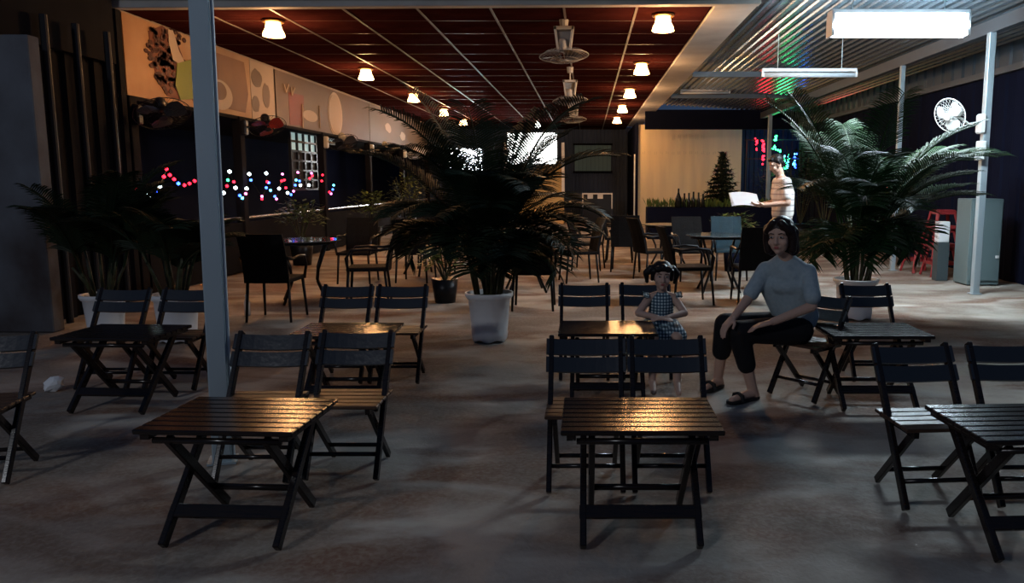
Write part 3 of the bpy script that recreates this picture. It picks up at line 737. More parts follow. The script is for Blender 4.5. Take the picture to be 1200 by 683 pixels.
# azimuth 0 = right, 90 = away, 180 = left, 270 = towards the camera
F = [(178, 70, 1.45, 78), (190, 58, 1.15, 90), (168, 82, 1.35, 45), (8, 66, 1.30, 85), (352, 52, 1.15, 95), (15, 78, 1.25, 60), (95, 70, 1.2, 80), (85, 84, 1.35, 30),
     (270, 76, 1.25, 95), (250, 64, 1.1, 100), (295, 64, 1.1, 105), (225, 56, 1.0, 100), (320, 50, 1.0, 95), (140, 60, 1.1, 90), (40, 60, 1.1, 90), (200, 40, .85, 90), (340, 36, .85, 90),
     (180, 28, .72, 80), (2, 28, .75, 80), (265, 52, .9, 105), (285, 44, .8, 95), (120, 72, 1.2, 65), (60, 72, 1.2, 65), (215, 76, 1.2, 70), (325, 76, 1.25, 70), (180, 48, 1.0, 95), (0, 46, 1.05, 95),
     (240, 46, .65, 90), (300, 46, .65, 85), (205, 24, .6, 70), (335, 22, .6, 70), (260, 86, 1.25, 40), (30, 84, 1.3, 40), (150, 80, 1.25, 50), (275, 66, 1.0, 100), (232, 68, 1.05, 90), (310, 70, 1.05, 90),
     (270, 42, .50, 110), (240, 44, .55, 115), (300, 44, .55, 115), (205, 34, .7, 120), (335, 34, .7, 120), (255, 40, .45, 100), (285, 40, .45, 100), (190, 40, .8, 120), (350, 40, .8, 120), (90, 30, .7, 110), (60, 30, .7, 110), (120, 30, .7, 110)]
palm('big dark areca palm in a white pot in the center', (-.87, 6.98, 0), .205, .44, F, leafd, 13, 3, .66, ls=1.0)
F = [(178, 80, 1.55, 56), (150, 80, 1.35, 50), (2, 64, 1.5, 82), (-8, 58, 1.35, 76), (12, 64, 1.45, 76), (-15, 56, 1.2, 60), (5, 50, 1.25, 52), (90, 78, 1.4, 50), (80, 62, 1.2, 80), (110, 74, 1.4, 60),
     (270, 78, 1.25, 90), (255, 62, 1.05, 105), (285, 58, 1.05, 105), (215, 62, .85, 100), (330, 70, 1.1, 85), (240, 50, .95, 95), (300, 54, .85, 95), (220, 40, .75, 85), (50, 68, 1.1, 70), (265, 36, .75, 85), (200, 80, 1.45, 45), (345, 74, 1.35, 65),
     (260, 70, 1.15, 95), (235, 76, 1.2, 70), (305, 74, 1.2, 75), (20, 72, 1.3, 70), (280, 84, 1.3, 50),      (270, 30, .75, 120), (240, 34, .8, 125), (300, 34, .8, 125), (210, 30, .7, 120), (330, 34, .6, 125), (255, 20, .7, 110), (285, 18, .7, 110), (225, 15, .6, 105), (315, 15, .5, 115)]
palm('green areca palm with light glinting on its fronds in front of the right posts', (2.78, 8.15, 0), .22, .42, F, leaf, 12, 8, .66, ls=1.04)
def lowF(s, a0, a1, e0, e1, l0, l1):
    r = random.Random(s); return [(a0+(a1-a0)*k/17+r.uniform(-9, 9), r.uniform(e0, e1), r.uniform(l0, l1), r.uniform(50, 90)) for k in range(18)]
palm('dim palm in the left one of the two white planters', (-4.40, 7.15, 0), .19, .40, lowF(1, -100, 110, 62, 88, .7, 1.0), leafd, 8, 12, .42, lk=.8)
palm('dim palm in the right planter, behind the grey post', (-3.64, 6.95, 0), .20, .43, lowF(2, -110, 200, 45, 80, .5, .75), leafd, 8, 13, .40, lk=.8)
def shrub(label, loc, pr, ph, rr, h, n, m, potm, seed):
    t = thing('potted_shrub', label, 'plant', loc); rnd = random.Random(seed)
    bm = B(); lathe(bm, [(0, 0), (pr*.75, 0), (pr, ph), (pr*.9, ph), (0, ph*.9)], 18); obj('pot', bm, potm, t, True)
    bm = B(); lv = B()
    for k in range(9):
        a = rnd.uniform(0, 6.28); q = Vector((rr*.6*math.cos(a), rr*.6*math.sin(a), ph+h*rnd.uniform(.5, 1))); tube(bm, [(0, 0, ph*.85), q*.5+Vector((0, 0, ph*.5)), q], .008, 5)
    for k in range(n):
        a, e, u = rnd.uniform(0, 6.28), rnd.uniform(-.4, 1.3), rnd.uniform(.35, 1)
        p = Vector((rr*u*math.cos(a)*math.cos(e), rr*u*math.sin(a)*math.cos(e), ph+h*.5+h*.5*u*math.sin(e))); d = Vector((math.cos(a), math.sin(a), rnd.uniform(-.5, .6))).normalized(); l = rnd.uniform(.07, .14)
        s = d.cross(Vector((0, 0, 1))).normalized()*l*.28; 
        lv.faces.new([lv.verts.new(v) for v in (p, p+d*l*.5+s, p+d*l, p+d*l*.5-s)])
    obj('stems', bm, stem, t); obj('leaves', lv, m, t)['kind'] = 'stuff'
    return t
shrub('yellow-green potted shrub behind the glass table, before the standing man', (2.34, 12.65, 0), .18, .5, .35, .45, 260, leafy, navy, 1)
shrub('small yellow-green shrub in a dark pot left of the center palm', (-1.68, 9.3, 0), .16, .28, .28, .45, 200, leafy, blackm, 2)
shrub('dim shrub by the left rail under the transom window', (-4.9, 13.6, 0), .2, .45, .42, .7, 300, leafy, blackm, 3)
shrub('dim bushy shrub by the left rail behind the hall tables', (-4.7, 17.4, 0), .2, .45, .5, .8, 320, leafy, blackm, 4)
shrub('dim tall shrub by the left rail left of the television', (-4.6, 20.5, 0), .2, .5, .55, 1.2, 340, leafy, blackm, 5)
# dark hedge behind the right-hand side
for k, (x, y, rr, h, lab) in enumerate(((5.6, 17.6, .9, 1.6, 'dark leafy bush behind the right palm, nearest'), (5.5, 19.6, .9, 1.9, 'dark leafy bush beside the colored lights, in the middle'), (6.0, 22.75, .9, 1.5, 'dark leafy bush below the colored lights, farthest'))):
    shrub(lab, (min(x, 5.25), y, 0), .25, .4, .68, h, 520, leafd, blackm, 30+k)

# ---------------------------------------------------------------- coloured lights
def em(name, c, s): return mat(name, c, .4, emit=c, es=s)
LC = {'r': em('red_led', (1, .012, .03), 5), 'b': em('blue_led', (.03, .10, 1), 7), 'w': em('white_led', (.75, .95, 1), 5), 'c': em('cyan_led', (.1, .7, 1), 5), 'p': em('pink_led', (1, .15, .5), 5), 'g': em('green_led', (.04, 1, .25), 5)}
t = thing('string_light', 'sagging string of red, blue and white bulbs along the left rail', 'string light', (-5.3, 9.5, 1.3))
pts = [(160, 223, 'r'), (174, 229, 'w'), (183, 225, 'b'), (187, 218, 'w'), (192, 207, 'r'), (195, 198, 'r'), (199, 205, 'r'), (204, 210, 'r'), (209, 215, 'b'), (216, 217, 'r'), (222, 215, 'r'), (228, 212, 'r'),
       (257, 229, 'c'), (262, 226, 'w'), (266, 218, 'r'), (267, 211, 'g'), (269, 201, 'w'), (274, 213, 'r'), (276, 220, 'w'), (281, 229, 'b'), (284, 232, 'c'), (288, 227, 'p'), (289, 221, 'w'), (292, 204, 'w'), (294, 211, 'b'),
       (307, 230, 'p'), (307, 233, 'r'), (312, 220, 'b'), (313, 213, 'r'), (312, 203, 'w'), (315, 214, 'b'), (317, 223, 'c'), (322, 230, 'b'), (324, 233, 'p'), (327, 221, 'w'), (330, 212, 'r'), (331, 204, 'p'), (333, 211, 'r'), (335, 220, 'r'), (337, 226, 'w'), (341, 228, 'b'), (344, 224, 'p'), (346, 217, 'b'), (347, 211, 'c'), (349, 202, 'p'), (351, 212, 'b'), (352, 217, 'w'),
       (362, 217, 'w'), (363, 209, 'r'), (365, 203, 'p'), (366, 206, 'r'), (377, 212, 'r'), (378, 205, 'r'), (386, 225, 'r'), (388, 227, 'p'), (390, 222, 'b'), (391, 217, 'c')]
P3 = [on_left(a, b, -5.30) for a, b, _ in pts]
bm = B(); tube(bm, P3, .006, 4); part_at('wire', bm, frame_d, t)
for p, (_, _, c) in zip(P3, pts):
    bm = B(); ball(bm, (0, 0, 0), .024 if c != 'w' else .03, 1); o = obj('bulb', bm, LC[c], t, True); o.location = p - t.location
t = thing('led_sign', 'cluster of red, green and blue fairy lights behind the standing man', 'light', (4.9, 23.6, 1.7))
random.seed(9)
def on_y(px, py, y):
    return Vector(((px-CX)/FPX*(y*1.0), y, EYE + (214.2-py)/FPX*y*.995))
def cluster(poly_lines, col, n, sc=.022):
    for k in range(n):
        (a, b) = random.choice(poly_lines); f = random.random(); px = a[0]+(b[0]-a[0])*f+random.uniform(-1.3, 1.3); py = a[1]+(b[1]-a[1])*f+random.uniform(-1.3, 1.3)
        bm = B(); ball(bm, (0, 0, 0), sc*random.uniform(.8, 1.3), 1); o = obj('bulb', bm, LC[col], t); o.location = on_y(px, py, 23.6 + random.uniform(-.06, .06)) - t.location
cluster([((883, 164), (883, 178)), ((890, 163), (892, 178)), ((892, 178), (892, 195))], 'r', 34, .025)
cluster([((906, 160), (903, 172)), ((903, 172), (910, 178)), ((901, 174), (906, 176))], 'g', 18, .028)
cluster([((917, 182), (914, 198)), ((922, 182), (918, 200))], 'g', 18)
cluster([((917, 182), (914, 198)), ((922, 182), (920, 198)), ((928, 182), (927, 197))], 'c', 22)
cluster([((937, 178), (936, 201)), ((938, 178), (947, 197)), ((929, 182), (929, 198)), ((947, 188), (947, 197))], 'b', 34, .026)
bm = B(); box(bm, (.75, .12, .4), (2.0, .03, .03)); box(bm, (.75, .12, .95), (2.0, .03, .03)); box(bm, (-.2, .12, -.37), (.03, .03, 2.66)); box(bm, (1.7, .12, -.37), (.03, .03, 2.66)); obj('wire_frame', bm, frame_d, t)
lamp('red_glow', 'POINT', (4.98, 23.3, 2.45), 6, (1, .04, .06), .2); lamp('green_glow', 'POINT', (5.55, 23.3, 2.5), 12, (.08, 1, .3), .2); lamp('blue_glow', 'POINT', (6.3, 23.3, 2.2), 22, (.05, .15, 1), .2)
t = thing('string_light', 'few small red bulbs glimpsed through the right palm', 'string light', (5.9, 15, 1.35))
for k in range(5):
    bm = B(); ball(bm, (0, 0, 0), .03, 1); o = obj('bulb', bm, LC['r'], t); o.location = (0, k*.35, .03*math.sin(k*2))
bm = B(); tube(bm, [(0, k*.35, .03*math.sin(k*2)) for k in range(5)], .006, 4); cyl(bm, (0, 0, -1.35), (0, 0, 0), .015); cyl(bm, (0, 1.4, -1.35), (0, 1.4, .03), .015); obj('wire', bm, frame_d, t)

# ---------------------------------------------------------------- right-hand objects
t = thing('metal_cabinet', 'grey-green upright metal cabinet behind the right post', 'cabinet', (5.42, 11.0, 0))
bm = B(); box(bm, (0, 0, .60), (.44, .42, 1.17), bevel=.01); obj('body', bm, cabm, t)
bm = B(); box(bm, (0, -.218, .61), (.40, .02, 1.08), bevel=.004); dr = obj('door', bm, cabm, t)
bm = B(); box(bm, (.16, -.235, .40), (.04, .02, .035)); obj('latch', bm, whitep, dr)
for s in (-1, 1):
    bm = B(); box(bm, (s*.17, 0, .01), (.06, .36, .02)); obj('foot', bm, blackm, t)
t = thing('white_box', 'small white box on a low stand left of the grey-green cabinet', 'box', (5.12, 11.45, 0))
bm = B(); box(bm, (0, 0, .70), (.16, .14, .30), bevel=.01); obj('case', bm, whitep, t)
bm = B(); box(bm, (0, 0, .275), (.16, .16, .55)); obj('stand', bm, mat('dark_grey_stand', (.05, .065, .07), .6), t)
def stool():
    t = thing('plastic_stool', '', 'stool', group='stacked red plastic stools'); h = .46
    bm = B(); box(bm, (0, 0, h-.012), (.27, .27, .024), bevel=.008); obj('seat', bm, redp, t)
    for sx in (-1, 1):
        for sy in (-1, 1):
            bm = B(); bar(bm, (sx*.12, sy*.12, h-.02), (sx*.205, sy*.205, 0), .045, .03); obj('leg', bm, redp, t)
    bm = B()
    for z, q in ((h-.045, .135), (.20, .175)):
        for s in (-1, 1): box(bm, (0, s*q, z), (q*2, .018, .045)); box(bm, (s*q, 0, z), (.018, q*2, .045))
    obj('stretcher', bm, redp, t); return t
s0 = stool(); s0.location = (5.36, 12.0, 0); s0['label'] = 'red plastic stool at the bottom of the taller stack'
dup(s0, (5.36, 12.0, .27), 0, 'red plastic stool in the middle of the taller stack')
dup(s0, (5.36, 12.0, .54), 0, 'red plastic stool on top of the taller stack')
dup(s0, (5.27, 12.52, 0), R(6), 'single red plastic stool left of the stack, half hidden by the palm')

# small things on the floor at the left
bm = B(); random.seed(2); ball(bm, (0, 0, .045), (.06, .05, .05), 2)
for v in bm.verts: v.co += Vector((random.uniform(-.014, .014),)*3)
tag(obj('plastic_bag', bm, whitep, None, False, (-3.62, 5.25, 0)), 'small crumpled white plastic bag on the floor near the left edge', 'bag')
t = thing('water_bottle', 'small pale bottle on the floor right of the grey post', 'bottle', (-3.62, 8.35, 0))
bm = B(); lathe(bm, [(0, 0), (.032, 0), (.033, .14), (.014, .18), (.014, .20), (0, .20)], 14); obj('body', bm, mat('pale_bottle_plastic', (.55, .5, .48), .25), t, True)
bm = B(); lathe(bm, [(0, .20), (.016, .20), (.016, .222), (0, .222)], 12); obj('cap', bm, whitep, t)

# ---------------------------------------------------------------- people
def hull_capsule(bm, p0, r0, p1, r1):
    tmp = bmesh.new()
    bmesh.ops.create_icosphere(tmp, subdivisions=2, radius=r0, matrix=Matrix.Translation(p0))
    bmesh.ops.create_icosphere(tmp, subdivisions=2, radius=r1, matrix=Matrix.Translation(p1))
    g = bmesh.ops.convex_hull(tmp, input=tmp.verts)
    dele = list({e for e in g['geom_interior'] + g['geom_unused'] if isinstance(e, bmesh.types.BMVert)})
    bmesh.ops.delete(tmp, geom=dele, context='VERTS')
    me = bpy.data.meshes.new('t'); tmp.to_mesh(me); tmp.free(); bm.from_mesh(me); bpy.data.meshes.remove(me)
def fused(name, caps, ells, m, parent, voxel, smooth=3):
    bm = B()
    for p0, r0, p1, r1 in caps: hull_capsule(bm, Vector(p0), r0, Vector(p1), r1)
    for e in ells: ball(bm, e[0], e[1], 3, e[2] if len(e) > 2 else None)
    me = bpy.data.meshes.new(name); bm.to_mesh(me); bm.free()
    o = bpy.data.objects.new(name, me); C.objects.link(o)
    md = o.modifiers.new('r', 'REMESH'); md.mode = 'VOXEL'; md.voxel_size = voxel
    if smooth: ms = o.modifiers.new('s', 'SMOOTH'); ms.iterations = smooth; ms.factor = .5
    dg = bpy.context.evaluated_depsgraph_get(); me2 = bpy.data.meshes.new_from_object(o.evaluated_get(dg))
    o.modifiers.clear(); o.data = me2; bpy.data.meshes.remove(me); me2.name = name
    me2.materials.clear(); me2.materials.append(m)
    for p in me2.polygons: p.use_smooth = True
    if parent: o.parent = parent; o.matrix_parent_inverse = Matrix.Translation(-parent.location)
    return o
def hand(wrist, d, up, side, sc=1.0, curl=.5, thumb=1):
    """palm + five bent fingers; d = pointing direction, up = back of hand, side = towards the thumb"""
    d = Vector(d).normalized(); up = Vector(up); up = (up - d*up.dot(d)).normalized(); sd = d.cross(up)*thumb; W = Vector(wrist); c = []
    for q in (-.028, -.010, .010, .028): c.append((W+d*.02*sc+sd*q*.7*sc, .015*sc, W+d*.085*sc+sd*q*sc, .0125*sc))
    for i, q in enumerate((.030, .010, -.010, -.028)):
        L = (.072, .080, .074, .058)[i]*sc; b = W+d*.088*sc+sd*q*sc; d2 = (d - up*curl*.6).normalized(); d3 = (d - up*curl*1.6).normalized()
        m = b+d2*L*.52; e = m+d3*L*.48; c.append((b, .0095*sc, m, .0088*sc)); c.append((m, .0088*sc, e, .0072*sc))
    b = W+d*.03*sc+sd*.028*sc; m = b+(d*.55+sd*.75-up*.2).normalized()*.040*sc; e = m+(d*.9+sd*.25-up*.25).normalized()*.032*sc
    c.append((b, .0125*sc, m, .0105*sc)); c.append((m, .0105*sc, e, .0085*sc)); return c
def head(ctr, face, tiltv, sc, child=False):
    """returns caps, ells, frame (x = person's left, y = face, z = up)"""
    y = Vector(face).normalized(); z = Vector(tiltv); z = (z-y*z.dot(y)).normalized(); x = z.cross(y)*-1; x = y.cross(z)*-1
    F = Matrix((x, y, z)).transposed(); P = lambda a, b, c: Vector(ctr)+F @ (Vector((a, b, c))*sc)
    ells = [(P(0, -.012, .025), tuple(v*sc for v in (.073, .090, .088)), F), (P(0, .020, -.035), tuple(v*sc for v in (.060, .062, .072)), F),
            (P(.073, -.008, -.010), tuple(v*sc for v in (.010, .018, .030)), F), (P(-.073, -.008, -.010), tuple(v*sc for v in (.010, .018, .030)), F),
            (P(.036, .050, -.030), tuple(v*sc for v in (.026, .026, .026)), F), (P(-.036, .050, -.030), tuple(v*sc for v in (.026, .026, .026)), F)]
    caps = [(P(0, .030, -.088), .030*sc, P(0, .058, -.088), .020*sc), (P(0, .080, .006), .009*sc, P(0, .094, -.030), .0125*sc), (P(.012, .083, -.034), .008*sc, P(-.012, .083, -.034), .008*sc),
            (P(-.045, .062, .028), .012*sc, P(.045, .062, .028), .012*sc), (P(-.018, .076, -.060), .007*sc, P(.018, .076, -.060), .007*sc)]
    return caps, ells, F, P
def face_parts(P, F, sc, parent, hm):
    def pt(name, ells, caps, m):
        bm = B()
        for c, r in ells: ball(bm, c, tuple(v*sc for v in r), 2, F)
        for p0, r0, p1, r1 in caps: hull_capsule(bm, p0, r0*sc, p1, r1*sc)
        o = obj(name, bm, m, parent, True); o.matrix_parent_inverse = Matrix.Translation(-parent.location); return o
    for s in (-1, 1):
        pt('eye', [(P(s*.031, .0755, .006), (.0140, .007, .0070))], [], eyew)
        pt('iris', [(P(s*.031, .0815, .006), (.0062, .003, .0064))], [], eyed)
        pt('eyebrow', [], [(P(s*.016, .0800, .027), .0030, P(s*.034, .0780, .031), .0034), (P(s*.034, .0780, .031), .0034, P(s*.050, .0700, .026), .0022)], hm)
    pt('lips', [(P(0, .0815, -.0555), (.019, .006, .0048)), (P(0, .0805, -.0635), (.016, .006, .0055))], [], lipm)

V = Vector
# --- seated woman
root = thing('person', 'woman with dark bob in grey-blue tee and black cropped trousers, seated', 'person', (1.40, 5.16, .36))
hc = V((1.215, 5.00, 1.065)); fdir = V((-.50, -.84, -.10))
hcaps, hells, HF, HP = head(hc, fdir, V((-.06, -.02, 1)), .98)
neck = V((1.270, 5.065, .935)); chest = V((1.315, 5.115, .75)); pelv = V((1.38, 5.17, .470))
shL, shR = V((1.415, 5.05, .835)), V((1.165, 5.16, .840))
elL, haL = V((1.405, 4.90, .635)), V((1.155, 4.86, .545))
elR, haR = V((1.035, 5.08, .650)), V((.935, 4.97, .560))
hipL, hipR = V((1.37, 5.07, .450)), V((1.35, 5.24, .450))
knL, knR = V((.965, 4.98, .460)), V((.920, 5.20, .470))
anL, anR = V((1.075, 5.03, .075)), V((.900, 5.33, .075))
toL, toR = V((.925, 4.93, .025)), V((.80, 5.22, .025))
caps = hcaps + [(hc+V((.03, .04, -.06)), .045, neck, .047), (neck, .047, chest+V((0, 0, .1)), .07), (chest, .085, pelv+V((0, 0, .06)), .085),
    (shL, .036, elL, .034), (elL, .034, haL, .025), (shR, .034, elR, .034), (elR, .034, haR, .025), (neck+V((0, 0, -.02)), .036, shL, .034), (neck+V((0, 0, -.02)), .036, shR, .034),
    (hipL, .085, knL, .055), (knL, .053, anL, .034), (hipR, .085, knR, .055), (knR, .053, anR, .034),
    (anL, .034, anL+V((.02, .01, -.045)), .030), (anL+V((0, 0, -.03)), .032, toL, .022), (anR, .034, anR+V((.02, .02, -.045)), .030), (anR+V((0, 0, -.03)), .032, toR, .022)]
caps += hand(haL, V((-.85, .10, -.25)), V((0, 0, 1)), None, 1.0, .35, 1) + hand(haR, V((-.55, -.25, -.55)), V((-.3, 0, 1)), None, 1.0, .5, -1)
fused('body', caps, hells, skin, root, .0058, 2)
face_parts(HP, HF, .98, root, hairm)
S = .98
he = [(HP(0, -.026, .042), tuple(v*S for v in (.092, .098, .090)), HF), (HP(0, -.060, -.030), tuple(v*S for v in (.090, .070, .105)), HF)]
hcp = []
for s in (-1, 1):
    hcp += [(HP(s*.072, .012, .055), .030, HP(s*.084, .000, -.02), .030), (HP(s*.084, .000, -.02), .030, HP(s*.080, .004, -.088), .026), (HP(s*.030, .050, .092), .024, HP(s*.072, .040, .040), .020)]
    hcp += [(HP(s*.070, -.04, .02), .04, HP(s*.072, -.05, -.10), .036)]
fused('hair', hcp, he, hairm, root, .006, 3)
dn = V((-.5, -.85, 0)).normalized()
caps = [(neck+V((.025, .022, -.05)), .070, shL+V((-.03, 0, -.01)), .064), (neck+V((-.015, .03, -.05)), .066, shR+V((.03, -.005, -.01)), .060), (neck+V((.01, .01, -.085)), .075, chest+V((0, 0, .05)), .12), (shL, .056, elL+V((0, 0, .06)), .056), (shR, .054, elR.lerp(shR, .22), .054),
        (chest+V((0, 0, .06)), .125, pelv+V((0, -.01, .08)), .135), (shL+V((-.05, .02, -.09)), .09, pelv+V((.03, -.03, .06)), .11), (shR+V((.05, .0, -.10)), .09, pelv+V((-.05, .02, .08)), .105)]
e2 = [(chest+dn*.035+V((0, -.015, .0)), (.135, .075, .075), Matrix.Rotation(R(-25), 3, 'Z'))]
fused('shirt', caps, e2, teem, root, .009, 8)
caps = [(pelv+V((0, 0, .02)), .125, pelv+V((-.05, -.01, .0)), .12), (hipL, .102, knL, .074), (hipR, .102, knR, .074), (knL, .076, knL.lerp(anL, .58), .062), (knR, .076, knR.lerp(anR, .50), .066)]
fused('trousers', caps, [], blackcloth, root, .009, 3)
def sandal(an, to, parent):
    d = (to-an); d.z = 0; d.normalize(); heel = an - d*.045; heel.z = 0; tip = V((to.x, to.y, 0))+d*.03
    bm = B(); s = d.cross(V((0, 0, 1)))
    pts = []
    for f, wd in ((0, .026), (.15, .036), (.45, .034), (.75, .046), (.93, .038), (1, .018)): pts.append((heel.lerp(tip, f), wd))
    for z0, z1 in ((.002, .020),):
        lo = [bm.verts.new(p+s*w_+V((0, 0, z0))) for p, w_ in pts]+[bm.verts.new(p-s*w_+V((0, 0, z0))) for p, w_ in reversed(pts)]
        hi = [bm.verts.new(v.co+V((0, 0, z1-z0))) for v in lo]; n = len(lo)
        bm.faces.new(lo); bm.faces.new(hi)
        for k in range(n): bm.faces.new((lo[k], lo[(k+1) % n], hi[(k+1) % n], hi[k]))
    c = heel.lerp(tip, .66); tube(bm, [c+s*.046+V((0, 0, .01)), c+s*.036+V((0, 0, .048)), c+V((0, 0, .060)), c-s*.036+V((0, 0, .048)), c-s*.046+V((0, 0, .01))], .014, 6)
    o = obj('sandal', bm, sand, parent); o.matrix_parent_inverse = Matrix.Translation(-parent.location)
sandal(anL, toL, root); sandal(anR, toR, root)

# --- little girl
root = thing('person', 'little girl with pinned-up dark hair in checked sleeveless dress, arms on the table', 'person', (.50, 5.55, .36))
hc = V((.515, 5.42, .765)); S = .83
hcaps, hells, HF, HP = head(hc, V((.03, -1, -.05)), V((.04, 0, 1)), S)
neck = V((.520, 5.455, .655)); chest = V((.520, 5.465, .555)); pelv = V((.515, 5.52, .42))
shL, shR = V((.605, 5.455, .610)), V((.432, 5.455, .610))
elL, haL = V((.668, 5.37, .515)), V((.535, 5.25, .502)); elR, haR = V((.352, 5.37, .515)), V((.470, 5.245, .505))
hipL, hipR = V((.57, 5.49, .40)), V((.46, 5.49, .40)); knL, knR = V((.60, 5.22, .375)), V((.44, 5.22, .375)); anL, anR = V((.605, 5.20, .07)), V((.44, 5.22, .07))
caps = hcaps + [(hc+V((0, .03, -.04)), .038, neck, .036), (neck, .032, chest, .05), (chest, .055, pelv, .06), (neck+V((0, 0, -.02)), .032, shL, .030), (neck+V((0, 0, -.02)), .032, shR, .030),
    (shL, .030, elL, .026), (elL, .025, haL, .019), (shR, .030, elR, .026), (elR, .025, haR, .019),
    (hipL, .062, knL, .042), (knL, .040, anL, .025), (hipR, .062, knR, .042), (knR, .040, anR, .025), (anL, .026, anL+V((.0, -.10, -.045)), .020), (anR, .026, anR+V((.0, -.10, -.045)), .020)]
caps += hand(haL, V((-.95, -.12, -.05)), V((0, -.2, 1)), None, .66, .25, 1) + hand(haR, V((.85, -.35, -.05)), V((0, -.2, 1)), None, .66, .25, -1)
fused('body', caps, hells, skin2, root, .0048, 1)
face_parts(HP, HF, S, root, hairb)
he = [(HP(0, -.026, .044), tuple(v*S for v in (.090, .094, .088)), HF), (HP(0, -.045, .02), tuple(v*S for v in (.084, .075, .10)), HF)]
hcp = [(HP(-.05, .062, .068), .020, HP(.05, .062, .068), .020), (HP(0, .055, .085), .022, HP(-.045, .066, .052), .015), (HP(0, .055, .085), .022, HP(.045, .066, .052), .015)]
for s in (-1, 1): hcp += [(HP(s*.075, .01, .04), .020, HP(s*.080, .0, -.03), .013), (HP(s*.085, -.04, .05), .035, HP(s*.13, -.045, .015), .022), (HP(s*.13, -.045, .015), .022, HP(s*.115, -.05, -.06), .012)]
fused('hair', hcp, he, hairb, root, .005, 2)
def gingham():
    m = bpy.data.materials.new('navy_white_gingham'); m.use_nodes = True; nt = m.node_tree; b = nt.nodes['Principled BSDF']; b.inputs['Roughness'].default_value = .85
    tc = nt.nodes.new('ShaderNodeTexCoord'); outs = []
    for ax in ('X', 'Z'):
        wv = nt.nodes.new('ShaderNodeTexWave'); wv.bands_direction = ax; wv.inputs['Scale'].default_value = 15; nt.links.new(tc.outputs['Object'], wv.inputs[0])
        g = nt.nodes.new('ShaderNodeMath'); g.operation = 'GREATER_THAN'; g.inputs[1].default_value = .5; nt.links.new(wv.outputs[1], g.inputs[0]); outs.append(g)
    ad = nt.nodes.new('ShaderNodeMath'); ad.operation = 'MULTIPLY_ADD'; ad.inputs[1].default_value = .5; nt.links.new(outs[0].outputs[0], ad.inputs[0])
    mu = nt.nodes.new('ShaderNodeMath'); mu.operation = 'MULTIPLY'; mu.inputs[1].default_value = .5; nt.links.new(outs[1].outputs[0], mu.inputs[0]); nt.links.new(mu.outputs[0], ad.inputs[2])
    rp = nt.nodes.new('ShaderNodeValToRGB'); rp.color_ramp.elements[0].color = (.02, .045, .075, 1); rp.color_ramp.elements[1].color = (.52, .60, .62, 1); e = rp.color_ramp.elements.new(.5); e.color = (.08, .15, .20, 1)
    nt.links.new(ad.outputs[0], rp.inputs[0]); nt.links.new(rp.outputs[0], b.inputs['Base Color']); return m
gm = gingham()
caps = [(neck+V((0, -.005, -.045)), .05, chest, .085), (chest+V((0, 0, .03)), .082, pelv+V((0, -.01, .03)), .096), (neck+V((.05, .0, -.05)), .036, chest, .07), (neck+V((-.05, .0, -.05)), .036, chest, .07), (pelv, .10, pelv+V((.0, -.10, -.01)), .10),
        (hipL, .080, knL+V((.01, .04, 0)), .066), (hipR, .080, knR+V((0, .04, 0)), .066), (hipL.lerp(hipR, .5), .08, knL.lerp(knR, .5)+V((0, .05, 0)), .066)]
fused('dress', caps, [], gm, root, .007, 3)
for s, c in ((1, shL), (-1, shR)):
    bm = B(); n = 26; A = []
    for i in range(n+1):
        f = i/n; a = R(-80+170*f); rr = .05+.008*math.sin(f*40)
        A.append((bm.verts.new(c+V((s*(.005), -.055*math.cos(R(180*f)), .030*math.sin(R(180*f))+.004))), bm.verts.new(c+V((s*(.045+.008*math.sin(f*45)), -.070*math.cos(R(180*f)), .022*math.sin(R(180*f))+.012+.010*math.sin(f*45+1))))))
    for (a1, b1), (a2, b2) in zip(A, A[1:]): bm.faces.new((a1, b1, b2, a2))
    bmesh.ops.solidify(bm, geom=bm.faces[:], thickness=.004)
    o = obj('shoulder_frill', bm, gm, root, True); o.matrix_parent_inverse = Matrix.Translation(-root.location)

# --- standing man, reading a white sheet, facing left
root = thing('person', 'standing man in white striped tee and grey trousers holding a white sheet', 'person', (2.43, 10.15, 0))
O = V((2.43, 10.15, 0)); q = lambda x, y, z: O+V((x, y, z))
hc = q(-.045, -.02, 1.625); S = 1.0
hcaps, hells, HF, HP = head(hc, V((-1, -.10, -.45)), V((-.25, 0, 1)), S)
neck, chest, pelv = q(.02, 0, 1.47), q(.06, 0, 1.26), q(.06, 0, .95)
shN, shF = q(.05, -.185, 1.41), q(.02, .18, 1.41); elN, elF = q(.06, -.24, 1.15), q(0, .23, 1.15); haN, haF = q(-.20, -.13, 1.12), q(-.20, .10, 1.12)
hpN, hpF, knN, knF, anN, anF = q(.06, -.09, .90), q(.06, .09, .90), q(.03, -.10, .50), q(.04, .10, .50), q(.07, -.10, .08), q(.06, .11, .08)
caps = hcaps + [(hc+V((.035, 0, -.06)), .052, neck, .056), (neck, .058, chest, .10), (chest, .12, pelv, .115), (neck, .05, shN, .05), (neck, .05, shF, .05), (shN, .050, elN, .042), (elN, .040, haN, .029), (shF, .050, elF, .042), (elF, .040, haF, .029),
    (hpN, .088, knN, .06), (knN, .058, anN, .04), (hpF, .088, knF, .06), (knF, .058, anF, .04), (anN, .04, anN+V((-.14, -.01, -.05)), .027), (anF, .04, anF+V((-.14, .01, -.05)), .027)]
caps += hand(haN, V((-1, .25, .0)), V((0, -.4, -1)), None, 1.05, .5, 1) + hand(haF, V((-1, -.25, .0)), V((0, .4, -1)), None, 1.05, .5, -1)
fused('body', caps, hells, skin, root, .0066, 2)
face_parts(HP, HF, S, root, hairb)
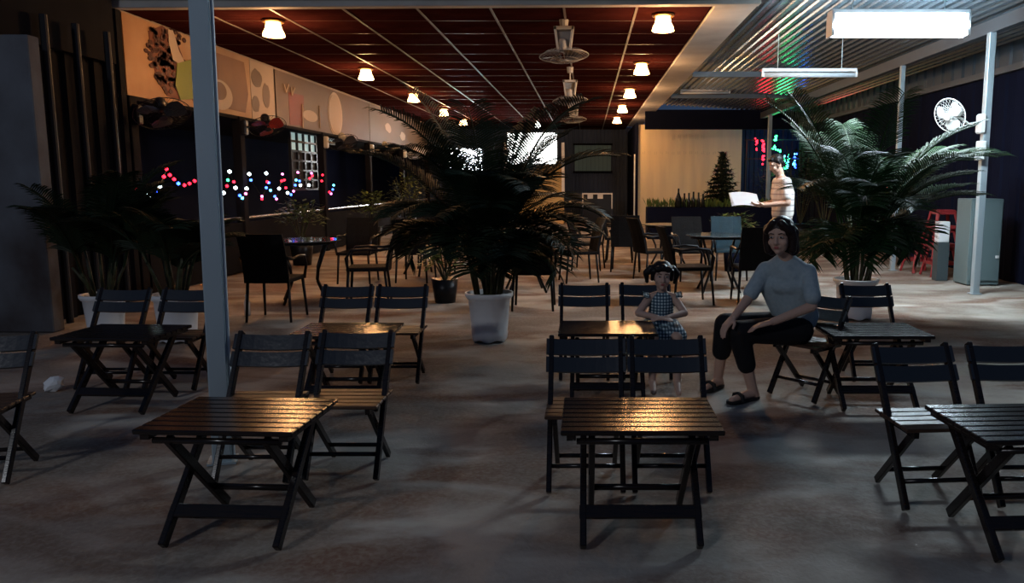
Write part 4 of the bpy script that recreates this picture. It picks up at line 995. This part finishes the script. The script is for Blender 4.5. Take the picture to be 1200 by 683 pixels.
fused('hair', [(HP(-.04, .045, .085), .026, HP(.04, .045, .085), .026), (HP(-.078, -.01, .04), .016, HP(-.080, -.02, .0), .012), (HP(.078, -.01, .04), .016, HP(.080, -.02, .0), .012)], [(HP(0, -.028, .046), (.082, .092, .088), HF), (HP(0, -.065, .0), (.07, .045, .07), HF)], hairb, root, .006, 2)
tee2 = mat('white_striped_tee', (.72, .66, .62), .85)
nt = tee2.node_tree; tc = nt.nodes.new('ShaderNodeTexCoord'); wv = nt.nodes.new('ShaderNodeTexWave'); wv.bands_direction = 'Z'; wv.inputs['Scale'].default_value = 4.5; rp = nt.nodes.new('ShaderNodeValToRGB')
rp.color_ramp.elements[0].color = (.42, .36, .36, 1); rp.color_ramp.elements[0].position = .05; rp.color_ramp.elements[1].color = (.74, .68, .64, 1); rp.color_ramp.elements[1].position = .22
nt.links.new(tc.outputs['Object'], wv.inputs[0]); nt.links.new(wv.outputs[1], rp.inputs[0]); nt.links.new(rp.outputs[0], nt.nodes['Principled BSDF'].inputs['Base Color'])
caps = [(neck+V((.01, 0, -.06)), .078, shN, .066), (neck+V((.01, 0, -.06)), .078, shF, .066), (shN, .066, elN.lerp(shN, .30), .062), (shF, .066, elF.lerp(shF, .30), .062), (chest, .142, pelv+V((0, 0, .06)), .140),
        (shN+V((.01, .05, -.09)), .095, pelv+V((0, -.06, .06)), .11), (shF+V((.01, -.05, -.09)), .095, pelv+V((0, .06, .06)), .11)]
fused('shirt', caps, [], tee2, root, .010, 4)
caps = [(pelv, .128, pelv+V((0, 0, -.06)), .125), (hpN, .104, knN, .078), (knN, .078, anN+V((0, 0, .02)), .062), (hpF, .104, knF, .078), (knF, .078, anF+V((0, 0, .02)), .062)]
fused('trousers', caps, [], mat('grey_brown_trousers', (.13, .11, .10), .85), root, .010, 3)
for an in (anN, anF):
    o = fused('shoe', [(an+V((.01, 0, -.042)), .038, an+V((-.16, 0, -.05)), .030)], [], sand, root, .008, 2)
bm = B(); n = 8; W = []
for i in range(n+1):
    f = i/n; W.append([bm.verts.new(O+V((-.25-.36*f, y, 1.175+y*.62+.03*math.sin(f*2.6)))) for y in (-.13, .13)])
for a, b in zip(W, W[1:]): bm.faces.new((a[0], a[1], b[1], b[0]))
bmesh.ops.solidify(bm, geom=bm.faces[:], thickness=.004)
tag(obj('paper_sheet', bm, mat('white_paper', (.72, .76, .82), .7), None, True), 'white paper sheet held by the standing man', 'paper')
